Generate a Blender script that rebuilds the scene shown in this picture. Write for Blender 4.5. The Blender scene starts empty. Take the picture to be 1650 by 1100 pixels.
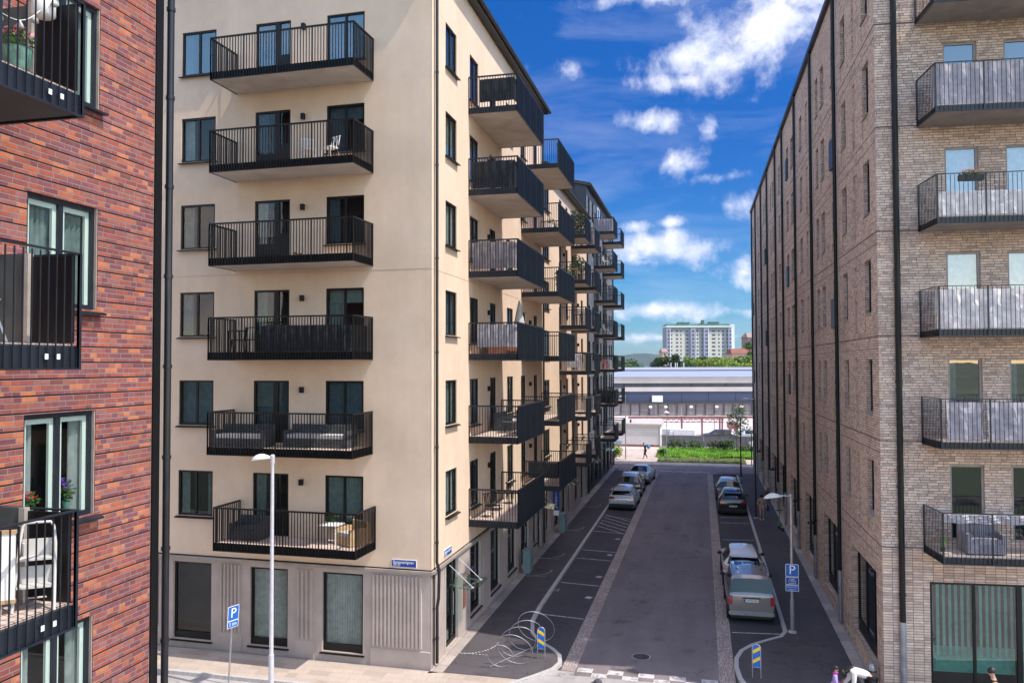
import bpy, bmesh, math, random
from mathutils import Vector, Matrix
random.seed(7)
PI = math.pi
scn = bpy.context.scene
C = scn.collection
V = Vector

# ------------------------------------------------------------------ materials
def new_mat(name):
    m = bpy.data.materials.new(name); m.use_nodes = True
    nt = m.node_tree; nt.nodes.clear()
    out = nt.nodes.new('ShaderNodeOutputMaterial')
    return m, nt, out
def nd(nt, t, **kw):
    n = nt.nodes.new(t)
    for k, v in kw.items():
        if k.startswith('i_'): n.inputs[k[2:].replace('_', ' ')].default_value = v
        else: setattr(n, k, v)
    return n
def mth(nt, op, a, b=None, c=None):
    n = nt.nodes.new('ShaderNodeMath'); n.operation = op
    for i, v in enumerate((a, b, c)):
        if v is None: continue
        if isinstance(v, (int, float)): n.inputs[i].default_value = v
        else: nt.links.new(v, n.inputs[i])
    return n.outputs[0]
def mixc(nt, f, a, b, mode='MIX'):
    n = nt.nodes.new('ShaderNodeMix'); n.data_type = 'RGBA'; n.blend_type = mode
    for i, v in ((0, f), (6, a), (7, b)):
        if isinstance(v, (int, float)): n.inputs[i].default_value = v
        elif isinstance(v, tuple): n.inputs[i].default_value = v if len(v) == 4 else v + (1,)
        else: nt.links.new(v, n.inputs[i])
    return n.outputs[2]
def ramp(nt, f, stops, interp='LINEAR'):
    n = nt.nodes.new('ShaderNodeValToRGB'); n.color_ramp.interpolation = interp
    e = n.color_ramp.elements
    while len(e) < len(stops): e.new(0.5)
    for el, (p, c) in zip(e, stops):
        el.position = p; el.color = c if len(c) == 4 else tuple(c) + (1,)
    nt.links.new(f, n.inputs[0])
    return n.outputs[0]
def bsdf(nt, out, col, rough=.7, metal=0, spec=.5, coat=0, bump=None, bstr=.3, bdist=.01):
    b = nt.nodes.new('ShaderNodeBsdfPrincipled')
    if isinstance(col, tuple): b.inputs['Base Color'].default_value = col + (1,) if len(col) == 3 else col
    else: nt.links.new(col, b.inputs['Base Color'])
    if isinstance(rough, (int, float)): b.inputs['Roughness'].default_value = rough
    else: nt.links.new(rough, b.inputs['Roughness'])
    b.inputs['Metallic'].default_value = metal
    b.inputs['Specular IOR Level'].default_value = spec
    b.inputs['Coat Weight'].default_value = coat
    b.inputs['Coat Roughness'].default_value = .03
    if bump is not None:
        n = nt.nodes.new('ShaderNodeBump'); n.inputs['Strength'].default_value = bstr; n.inputs['Distance'].default_value = bdist
        nt.links.new(bump, n.inputs['Height']); nt.links.new(n.outputs[0], b.inputs['Normal'])
    nt.links.new(b.outputs[0], out.inputs[0])
    return b
def uvn(nt):
    return nt.nodes.new('ShaderNodeUVMap').outputs[0]
def noise(nt, vec, scale, detail=4, rough=.55, dist=0):
    n = nt.nodes.new('ShaderNodeTexNoise'); n.inputs['Scale'].default_value = scale
    n.inputs['Detail'].default_value = detail; n.inputs['Roughness'].default_value = rough; n.inputs['Distortion'].default_value = dist
    if vec is not None: nt.links.new(vec, n.inputs['Vector'])
    return n.outputs[0]
def geo_pos(nt): return nt.nodes.new('ShaderNodeNewGeometry').outputs['Position']

def flat(name, col, rough=.6, metal=0, var=.12, scale=3, coat=0, spec=.5, bstr=0, detail=5):
    m, nt, out = new_mat(name)
    p = geo_pos(nt)
    f = noise(nt, p, scale, detail)
    a = tuple(max(0, c * (1 - var * 1.6)) for c in col); b = tuple(min(1, c * (1 + var * 1.6)) for c in col)
    c = ramp(nt, f, [(.3, a), (.7, b)])
    bsdf(nt, out, c, rough, metal, spec, coat, f if bstr else None, bstr, .01)
    return m

def brick_mat(name, bw, bh, mort, cols, mcol, offs='half', groove=0, bstr=.5, stack=False, var=.25, dirt=.2):
    """bricks laid in UV metres; every brick gets a colour of its own"""
    m, nt, out = new_mat(name)
    sp = nt.nodes.new('ShaderNodeSeparateXYZ'); nt.links.new(uvn(nt), sp.inputs[0])
    u, v = sp.outputs[0], sp.outputs[1]
    r = mth(nt, 'DIVIDE', v, bh); row = mth(nt, 'FLOOR', r); fv = mth(nt, 'FRACT', r)
    if stack: uo = mth(nt, 'DIVIDE', u, bw)
    else:
        wn0 = nd(nt, 'ShaderNodeTexWhiteNoise', noise_dimensions='1D'); nt.links.new(row, wn0.inputs['W'])
        sh = mth(nt, 'MULTIPLY_ADD', wn0.outputs[0], .45, mth(nt, 'MULTIPLY', row, .5))
        uo = mth(nt, 'ADD', mth(nt, 'DIVIDE', u, bw), sh)
    colm = mth(nt, 'FLOOR', uo); fu = mth(nt, 'FRACT', uo)
    cmb = nt.nodes.new('ShaderNodeCombineXYZ'); nt.links.new(colm, cmb.inputs[0]); nt.links.new(row, cmb.inputs[1])
    wn = nd(nt, 'ShaderNodeTexWhiteNoise', noise_dimensions='2D'); nt.links.new(cmb.outputs[0], wn.inputs['Vector'])
    if not stack:
        spl = mth(nt, 'GREATER_THAN', wn.outputs[0], .68); hf = mth(nt, 'FLOOR', mth(nt, 'MULTIPLY', fu, 2))
        cmb2 = nt.nodes.new('ShaderNodeCombineXYZ'); nt.links.new(mth(nt, 'MULTIPLY_ADD', mth(nt, 'MULTIPLY', hf, spl), .5, colm), cmb2.inputs[0]); nt.links.new(mth(nt, 'ADD', row, .37), cmb2.inputs[1])
        wn = nd(nt, 'ShaderNodeTexWhiteNoise', noise_dimensions='2D'); nt.links.new(cmb2.outputs[0], wn.inputs['Vector'])
        fu = mth(nt, 'MULTIPLY_ADD', mth(nt, 'MULTIPLY', mth(nt, 'ABSOLUTE', mth(nt, 'SUBTRACT', fu, .5)), spl), 1, mth(nt, 'MULTIPLY', fu, mth(nt, 'SUBTRACT', 1, spl)))
    # mortar mask (0 in joint, 1 on brick), wobbling a little
    wob = noise(nt, uvn(nt), 30, 2)
    mu, mv = mort / bw, mort / bh
    def edge(f, w):
        d = mth(nt, 'MINIMUM', f, mth(nt, 'SUBTRACT', 1, f))
        d = mth(nt, 'ADD', d, mth(nt, 'MULTIPLY', mth(nt, 'SUBTRACT', wob, .5), w * .6))
        n = nd(nt, 'ShaderNodeMapRange', interpolation_type='SMOOTHSTEP'); nt.links.new(d, n.inputs[0])
        n.inputs[1].default_value = w * .35; n.inputs[2].default_value = w * .75
        return n.outputs[0]
    mk = mth(nt, 'MULTIPLY', edge(fu, mu), edge(fv, mv))
    n = len(cols)
    if name == 'red_brick': cols = [tuple(x * k for x, k in zip(c, (.86, .84, .86))) for c in cols]
    bc = ramp(nt, wn.outputs[0], [(i / n, c) for i, c in enumerate(cols)], 'CONSTANT')
    fn = noise(nt, uvn(nt), 9, 6, .7)
    sc = ramp(nt, fn, [(.25, (1 - var,) * 3), (.75, (1 + var,) * 3)])
    bc = mixc(nt, 1, bc, sc, 'MULTIPLY')
    c = mixc(nt, mk, mcol, bc)
    h = mth(nt, 'ADD', mk, mth(nt, 'MULTIPLY', fn, .25))
    if groove:
        g = mth(nt, 'FRACT', mth(nt, 'DIVIDE', v, bh * groove))
        gm = nd(nt, 'ShaderNodeMapRange', interpolation_type='SMOOTHSTEP'); nt.links.new(g, gm.inputs[0])
        gm.inputs[1].default_value = .055; gm.inputs[2].default_value = .10
        gg = mth(nt, 'MULTIPLY', gm.outputs[0], 1)
        c = mixc(nt, gm.outputs[0], (.012, .008, .008), c)  # shade inside the deeper bed joints, painted near-black
        h = mth(nt, 'ADD', h, mth(nt, 'MULTIPLY', gg, 1.5))
    if dirt:
        dn = noise(nt, uvn(nt), .5, 5, .6)
        c = mixc(nt, 1, c, ramp(nt, dn, [(.3, (1 - dirt,) * 3), (.65, (1, 1, 1))]), 'MULTIPLY')
    bsdf(nt, out, c, .85, bump=h, bstr=bstr, bdist=.012, spec=.3)
    return m

def plaster_mat(name, col):
    m, nt, out = new_mat(name)
    p = geo_pos(nt)
    a = noise(nt, p, .45, 5, .6); b = noise(nt, p, 40, 4); s = nt.nodes.new('ShaderNodeMapping'); s.inputs['Scale'].default_value = (2.2, 2.2, .25)
    nt.links.new(p, s.inputs[0]); st = noise(nt, s.outputs[0], .8, 4, .6)
    c = mixc(nt, 1, col + (1,), ramp(nt, a, [(.3, (.91, .90, .885)), (.7, (1.04, 1.04, 1.05))]), 'MULTIPLY')
    c = mixc(nt, 1, c, ramp(nt, st, [(.32, (.95, .945, .94)), (.62, (1, 1, 1))]), 'MULTIPLY'); c = mixc(nt, 1, c, ramp(nt, noise(nt, p, 2.2, 7, .7), [(.3, (.95, .945, .94)), (.7, (1.03, 1.03, 1.03))]), 'MULTIPLY')
    bsdf(nt, out, c, .9, bump=b, bstr=.25, bdist=.004, spec=.2)
    return m

def asphalt_mat(name, col, patch=.25, grit=.5):
    m, nt, out = new_mat(name)
    p = geo_pos(nt)
    g = noise(nt, p, 60, 3, .8); l = noise(nt, p, .35, 6, .65); k = noise(nt, p, 4, 5, .7)
    c = mixc(nt, 1, col + (1,), ramp(nt, l, [(.3, (1 - patch,) * 3), (.7, (1 + patch,) * 3)]), 'MULTIPLY')
    c = mixc(nt, 1, c, ramp(nt, k, [(.3, (1 - patch * .6,) * 3), (.7, (1 + patch * .6,) * 3)]), 'MULTIPLY')
    c = mixc(nt, 1, c, ramp(nt, g, [(.3, (1 - grit,) * 3), (.7, (1 + grit,) * 3)]), 'MULTIPLY')
    mp = nt.nodes.new('ShaderNodeMapping'); mp.inputs['Scale'].default_value = (1, .12, 1); nt.links.new(p, mp.inputs[0])
    w = noise(nt, mp.outputs[0], .9, 4, .6)
    c = mixc(nt, 1, c, ramp(nt, w, [(.35, (.88, .88, .88)), (.65, (1.08, 1.08, 1.08))]), 'MULTIPLY')
    vo = nt.nodes.new('ShaderNodeTexVoronoi'); vo.feature = 'DISTANCE_TO_EDGE'; vo.inputs['Scale'].default_value = .22
    wv = nt.nodes.new('ShaderNodeVectorMath'); wv.operation = 'ADD'; nn = nt.nodes.new('ShaderNodeTexNoise'); nn.inputs['Scale'].default_value = 1.3; nn.inputs['Detail'].default_value = 8; nt.links.new(p, nn.inputs['Vector'])
    sc_ = nt.nodes.new('ShaderNodeVectorMath'); sc_.operation = 'SCALE'; sc_.inputs['Scale'].default_value = 1.6; nt.links.new(nn.outputs['Color'], sc_.inputs[0]); nt.links.new(p, wv.inputs[0]); nt.links.new(sc_.outputs[0], wv.inputs[1]); nt.links.new(wv.outputs[0], vo.inputs['Vector'])
    c = mixc(nt, 1, c, ramp(nt, vo.outputs['Distance'], [(.001, (.55, .55, .55)), (.006, (1, 1, 1))]), 'MULTIPLY')
    sp_ = noise(nt, p, 1.1, 3, .5); c = mixc(nt, 1, c, ramp(nt, sp_, [(.62, (1, 1, 1)), (.72, (.70, .69, .69))]), 'MULTIPLY')
    bsdf(nt, out, c, .85, bump=g, bstr=.3, bdist=.006, spec=.3)
    return m

def pane_mat(name, tint, refl=1.0, ior=1.75, wav=.0):
    m, nt, out = new_mat(name)
    tr = nd(nt, 'ShaderNodeBsdfTransparent'); tr.inputs[0].default_value = tint + (1,)
    gl = nd(nt, 'ShaderNodeBsdfGlossy'); gl.inputs['Roughness'].default_value = .01; gl.inputs[0].default_value = (refl, refl, refl, 1)
    n = noise(nt, geo_pos(nt), .7, 2)
    bp = nd(nt, 'ShaderNodeBump'); bp.inputs['Strength'].default_value = .12; bp.inputs['Distance'].default_value = .03
    nt.links.new(n, bp.inputs['Height']); nt.links.new(bp.outputs[0], gl.inputs['Normal'])
    ge = nt.nodes.new('ShaderNodeNewGeometry'); vm = nd(nt, 'ShaderNodeVectorMath', operation='DOT_PRODUCT'); nt.links.new(ge.outputs['Incoming'], vm.inputs[0]); nt.links.new(ge.outputs['Normal'], vm.inputs[1])
    c5 = mth(nt, 'POWER', mth(nt, 'SUBTRACT', 1, mth(nt, 'ABSOLUTE', vm.outputs['Value'])), 5); f0 = ((ior - 1) / (ior + 1)) ** 2
    mx = nd(nt, 'ShaderNodeMixShader'); nt.links.new(mth(nt, 'MULTIPLY_ADD', c5, 1 - f0, f0), mx.inputs[0])
    nt.links.new(tr.outputs[0], mx.inputs[1]); nt.links.new(gl.outputs[0], mx.inputs[2])
    nt.links.new(mx.outputs[0], out.inputs[0])
    return m
def thin_mat(name, col, trans=.4, rough=.7):
    m, nt, out = new_mat(name)
    d = nd(nt, 'ShaderNodeBsdfDiffuse'); t = nd(nt, 'ShaderNodeBsdfTranslucent')
    f = noise(nt, geo_pos(nt), 6, 4)
    c = ramp(nt, f, [(.3, tuple(x * .8 for x in col)), (.7, tuple(min(1, x * 1.15) for x in col))])
    nt.links.new(c, d.inputs[0]); nt.links.new(c, t.inputs[0])
    mx = nd(nt, 'ShaderNodeMixShader'); mx.inputs[0].default_value = trans
    nt.links.new(d.outputs[0], mx.inputs[1]); nt.links.new(t.outputs[0], mx.inputs[2]); nt.links.new(mx.outputs[0], out.inputs[0])
    return m

M = {}
M['cream'] = plaster_mat('cream_plaster', (.74, .575, .435))
M['clad'] = flat('grey_concrete_cladding', (.40, .335, .305), .85, var=.07, scale=1.2)
M['corn'] = flat('zinc_flashing', (.30, .26, .24), .5, var=.1)
M['black'] = flat('black_powder_coat', (.004, .0042, .005), .45, var=.2, spec=.35)
M['black2'] = flat('blue_black_metal', (.010, .014, .022), .38, var=.2, spec=.45)
M['pipe'] = flat('dark_pipe_metal', (.012, .012, .016), .35, var=.2, spec=.5)
M['pipeg'] = flat('galvanised_pipe', (.32, .34, .37), .4, .6, var=.15)
M['slab'] = flat('balcony_concrete', (.46, .41, .35), .8, var=.10, scale=1.5)
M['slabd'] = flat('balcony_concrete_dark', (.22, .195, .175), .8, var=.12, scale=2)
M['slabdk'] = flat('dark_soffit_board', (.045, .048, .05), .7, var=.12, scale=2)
M['deck'] = flat('balcony_decking', (.55, .43, .37), .8, var=.15, scale=4)
M['decks'] = brick_mat('striped_decking', 3.0, .14, .012, [(.55, .44, .38), (.6, .48, .42), (.5, .4, .34)], (.1, .07, .06), bstr=.3, dirt=.1)
M['slate'] = brick_mat('slate_siding', 2.4, .17, .012, [(.15, .17, .21), (.17, .19, .23), (.13, .15, .19), (.19, .21, .25)], (.03, .035, .045), bstr=.6)
M['seam'] = flat('dark_standing_seam', (.028, .032, .042), .45, var=.15)
M['roof'] = flat('black_roof_sheet', (.02, .02, .022), .5, var=.2)
M['redb'] = brick_mat('red_brick', .25, .0745, .011, [(.35, .095, .065), (.26, .078, .065), (.44, .135, .075), (.205, .07, .078), (.32, .098, .08), (.55, .19, .09), (.24, .085, .095), (.33, .12, .085), (.38, .105, .068), (.22, .075, .068), (.33, .13, .11), (.28, .09, .082), (.46, .13, .068), (.26, .095, .098), (.31, .112, .082)], (.27, .215, .21), groove=3, bstr=.7)
bc = [(0.662, 0.496, 0.39), (0.729, 0.552, 0.445), (0.579, 0.434, 0.351), (0.694, 0.544, 0.452), (0.629, 0.457, 0.366), (0.762, 0.607, 0.507), (0.547, 0.41, 0.343), (0.712, 0.521, 0.413), (0.662, 0.521, 0.445), (0.464, 0.355, 0.304)]
M['beib'] = brick_mat('beige_brick', .285, .0795, .013, bc, (.19, .15, .135), bstr=.9, dirt=.18)
M['beis'] = brick_mat('beige_brick_stacked', .285, .0795, .013, bc, (.19, .14, .12), bstr=.6, stack=True, dirt=.2)
M['recess'] = flat('brick_reveal_brown', (.17, .13, .10), .9, var=.2, scale=8)
M['groove'] = flat('dark_joint', (.03, .022, .02), .9)
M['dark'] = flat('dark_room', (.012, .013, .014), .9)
M['pane'] = pane_mat('window_glass', (.76, .87, .87), ior=1.55)
M['paneg'] = pane_mat('green_shop_glass', (.50, .74, .70), ior=2.0)
M['paneb'] = pane_mat('bluish_glass', (.72, .82, .9), ior=2.7)
M['frost'] = pane_mat('canopy_glass', (.72, .86, .82), ior=1.6)
M['cur'] = thin_mat('pale_curtain', (.36, .40, .38)); M['curb'] = thin_mat('blue_grey_blind', (.13, .18, .22))
M['curw'] = thin_mat('white_curtain', (.62, .60, .57)); M['blind'] = thin_mat('roller_blind', (.60, .66, .72))
M['white'] = flat('white_paint', (.80, .79, .76), .5, var=.04)
M['whitef'] = flat('white_window_frame', (.78, .75, .68), .4, var=.03)
M['asph'] = asphalt_mat('street_asphalt', (.205, .172, .178), .10, .22)
M['asphd'] = asphalt_mat('parking_asphalt', (.072, .066, .074), .15, .3)
M['asphs'] = asphalt_mat('sidewalk_asphalt', (.088, .078, .084), .15, .3)
M['asphl'] = asphalt_mat('light_cross_street', (.37, .34, .335), .10, .2)
M['asphm'] = asphalt_mat('far_street_asphalt', (.22, .175, .19), .15)
M['setts'] = brick_mat('granite_setts', .115, .15, .014, [(.46, .37, .34), (.55, .44, .39), (.39, .32, .31), (.50, .42, .38), (.42, .34, .31)], (.16, .13, .12), bstr=.6)
M['kerb'] = flat('granite_kerb', (.44, .42, .41), .8, var=.12, scale=14)
M['gran'] = brick_mat('granite_slabs', .45, .9, .012, [(.40, .34, .31), (.46, .39, .35), (.36, .31, .29)], (.15, .12, .11), stack=True, bstr=.3)
M['beige'] = brick_mat('beige_paving', .7, .35, .008, [(.45, .37, .31), (.49, .40, .34), (.41, .335, .28), (.47, .39, .33)], (.30, .24, .20), bstr=.25, var=.12, dirt=.15)
m, nt, out = new_mat('road_paint')
_f = noise(nt, geo_pos(nt), 7, 6, .75); bsdf(nt, out, ramp(nt, _f, [(.40, (.24, .22, .23)), (.50, (.52, .50, .50)), (.8, (.60, .58, .57))]), .75)
M['paint'] = m
M['plaza'] = asphalt_mat('plaza_paving', (.50, .41, .36), .10, .12)
M['yard'] = asphalt_mat('yard_concrete', (.56, .48, .47), .10, .1)
M['grassg'] = flat('grass_ground', (.16, .30, .03), .9, var=.35, scale=1.6, detail=8)
M['grass'] = flat('grass_blades', (.20, .40, .045), .8, var=.35, scale=.8)
M['weed'] = flat('verge_weeds', (.34, .40, .16), .8, var=.35, scale=2.5)
M['leafA'] = flat('yellow_green_leaves', (.22, .29, .03), .7, var=.45, scale=.12)
M['leafB'] = flat('mid_green_leaves', (.05, .11, .012), .7, var=.4, scale=.3)
M['leafC'] = flat('dark_green_leaves', (.025, .055, .012), .7, var=.4, scale=.4)
M['leafD'] = flat('shrub_leaves', (.045, .10, .02), .7, var=.5, scale=2)
M['bark'] = flat('bark', (.16, .12, .09), .9, var=.2, scale=8)
M['hill'] = flat('hill_forest', (.030, .06, .055), .95, var=.25, scale=.004)
M['steel'] = flat('galvanised_steel', (.42, .44, .47), .35, .7, var=.1, scale=6)
M['steell'] = flat('light_painted_pole', (.60, .60, .64), .4, .2, var=.06, scale=6)
M['blue'] = flat('sign_blue', (.012, .13, .50), .4, var=.05)
M['blued'] = flat('sign_dark_blue', (.010, .055, .30), .4, var=.05)
M['yellow'] = flat('sign_yellow', (.85, .55, .01), .4, var=.05)
M['cab'] = flat('green_grey_cabinet', (.16, .24, .25), .5, var=.08)
M['tyre'] = flat('tyre', (.012, .012, .013), .8); M['rim'] = flat('wheel_rim', (.35, .36, .38), .3, .8)
M['cglass'] = flat('car_glass', (.006, .008, .010), .03, spec=.6, var=.1)
M['redl'] = flat('tail_light', (.30, .012, .015), .15, var=.1, coat=1)
M['clear'] = flat('clear_lens', (.6, .6, .6), .15, var=.1, coat=1)
M['plast'] = flat('black_plastic', (.02, .02, .022), .6)
M['chrome'] = flat('chrome', (.6, .6, .62), .12, 1, var=.03)
M['plate'] = flat('number_plate_white', (.75, .77, .78), .4, var=.03)
M['ink'] = flat('black_ink', (.01, .01, .012), .5)
M['wht'] = flat('white_lettering', (.85, .86, .88), .4, var=.02)
M['rings'] = flat('ring_tube', (.36, .36, .40), .4, .5, var=.08)
M['skin'] = flat('skin', (.46, .26, .18), .5, var=.06, scale=8)
M['skind'] = flat('skin_brown', (.22, .115, .075), .5, var=.06, scale=8)
M['hair'] = flat('dark_hair', (.010, .008, .008), .45, var=.2, scale=30)
M['hairb'] = flat('brown_hair', (.10, .05, .03), .5, var=.2, scale=30)
M['fblack'] = flat('black_cloth', (.012, .013, .018), .9, var=.2, scale=8)
M['fwhite'] = flat('white_knit', (.66, .62, .60), .9, var=.06, scale=30)
M['flil'] = flat('lilac_cloth', (.42, .30, .62), .9, var=.08, scale=20)
M['fbei'] = flat('beige_cloth', (.34, .26, .20), .9, var=.1, scale=12)
M['fred'] = flat('red_cloth', (.45, .04, .05), .9, var=.1, scale=12)
M['fcyan'] = flat('bright_blue_bag', (.03, .33, .55), .6, var=.1, scale=12)
M['fpink'] = flat('magenta_cloth', (.45, .03, .30), .8, var=.1)
M['scrg'] = thin_mat('grey_screen_fabric', (.52, .50, .56), .3); M['scrw'] = thin_mat('white_screen_fabric', (.92, .88, .90), .35)
M['scrd'] = thin_mat('charcoal_screen_fabric', (.05, .055, .065), .15); M['scrp'] = thin_mat('mauve_grey_screen_fabric', (.36, .33, .36), .3)
M['scrl'] = thin_mat('silver_screen_fabric', (.86, .82, .83), .3)
M['rattan'] = brick_mat('grey_rattan', .05, .03, .006, [(.10, .11, .12), (.14, .15, .16), (.08, .09, .10)], (.02, .02, .02), bstr=.6)
M['cush'] = flat('pale_cushion', (.50, .48, .46), .9, var=.08); M['cushd'] = flat('dark_cushion', (.05, .055, .065), .9)
M['lounge'] = brick_mat('striped_lounge_cloth', .11, 3, .014, [(.22, .21, .25), (.26, .25, .29)], (.08, .08, .10), stack=True, bstr=.6); M['wood'] = flat('pale_wood', (.45, .30, .16), .6, var=.15, scale=9)
M['brown'] = flat('brown_wood', (.20, .085, .05), .7, var=.2, scale=9); M['terra'] = flat('terracotta', (.42, .12, .05), .7); M['potg'] = flat('green_glazed_pot', (.10, .22, .17), .35, var=.3, scale=9)
M['petr'] = flat('red_petals', (.62, .02, .03), .6); M['petv'] = flat('violet_petals', (.20, .06, .45), .6); M['petp'] = flat('pink_petals', (.75, .22, .28), .6)
M['lime'] = flat('lime_paint', (.12, .50, .05), .4)
M['navy'] = flat('navy_panels', (.032, .045, .095), .5, var=.06, scale=.2)
M['conc'] = flat('pale_concrete', (.46, .42, .39), .8, var=.05, scale=.3)
M['zinc'] = flat('pale_metal_roof', (.34, .36, .46), .4, var=.05, scale=.3)
M['gate'] = brick_mat('grey_slatted_gate', 4, .22, .03, [(.25, .22, .215), (.28, .25, .24), (.22, .195, .19)], (.12, .10, .10), bstr=.3, dirt=.1)
M['gate2'] = brick_mat('grey_upright_gate', .25, 4, .03, [(.26, .225, .23), (.23, .20, .20), (.28, .25, .25)], (.12, .10, .10), bstr=.3, dirt=.1, stack=True)
M['rust'] = flat('rusty_red_steel', (.24, .11, .105), .7, var=.15)
M['shed'] = brick_mat('white_shed_boards', 9, .25, .02, [(.66, .64, .63), (.70, .68, .66)], (.48, .46, .45), bstr=.2, dirt=.1)
M['bluegrey'] = flat('highrise_blue_grey', (.27, .285, .30), .8, var=.04, scale=.1); M['hrw'] = flat('highrise_render', (.56, .53, .47), .8, var=.04, scale=.1)
M['hrv'] = flat('highrise_balcony_violet', (.30, .30, .42), .7, var=.06, scale=.3); M['copper'] = flat('copper_green_roof', (.06, .15, .12), .7, var=.15, scale=.2)
M['hrdk'] = flat('dark_window', (.05, .06, .085), .3, var=.2, scale=.4)
M['pinkb'] = flat('pinkish_render', (.30, .20, .19), .85, var=.06); M['rroof'] = flat('red_tiles', (.22, .08, .06), .8, var=.15, scale=.5)
M['ochre'] = flat('ochre_render', (.50, .36, .25), .85)
M['sedge'] = flat('cable', (.015, .015, .015), .5)
M['plank'] = flat('grey_boards', (.13, .12, .14), .8, var=.2, scale=3)
M['truck'] = flat('white_truck_body', (.75, .75, .77), .4, var=.03)
M['orange'] = flat('orange_red_paint', (.60, .08, .04), .5)
def paint(name, col, metal=.3): return flat(name, col, .28, metal, var=.03, coat=1.0, scale=20)
M['p_silver'] = paint('silver_car_paint', (.50, .53, .60), .35)
M['p_black'] = paint('black_car_paint', (.008, .009, .012), .1)
M['p_white'] = paint('white_car_paint', (.80, .78, .79), .0)
M['p_van'] = paint('grey_beige_van_paint', (.27, .24, .235), .4)
M['p_dark'] = paint('dark_grey_car_paint', (.05, .05, .055), .3)
M['p_blue'] = paint('pale_blue_car_paint', (.42, .48, .58), .4)

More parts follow.
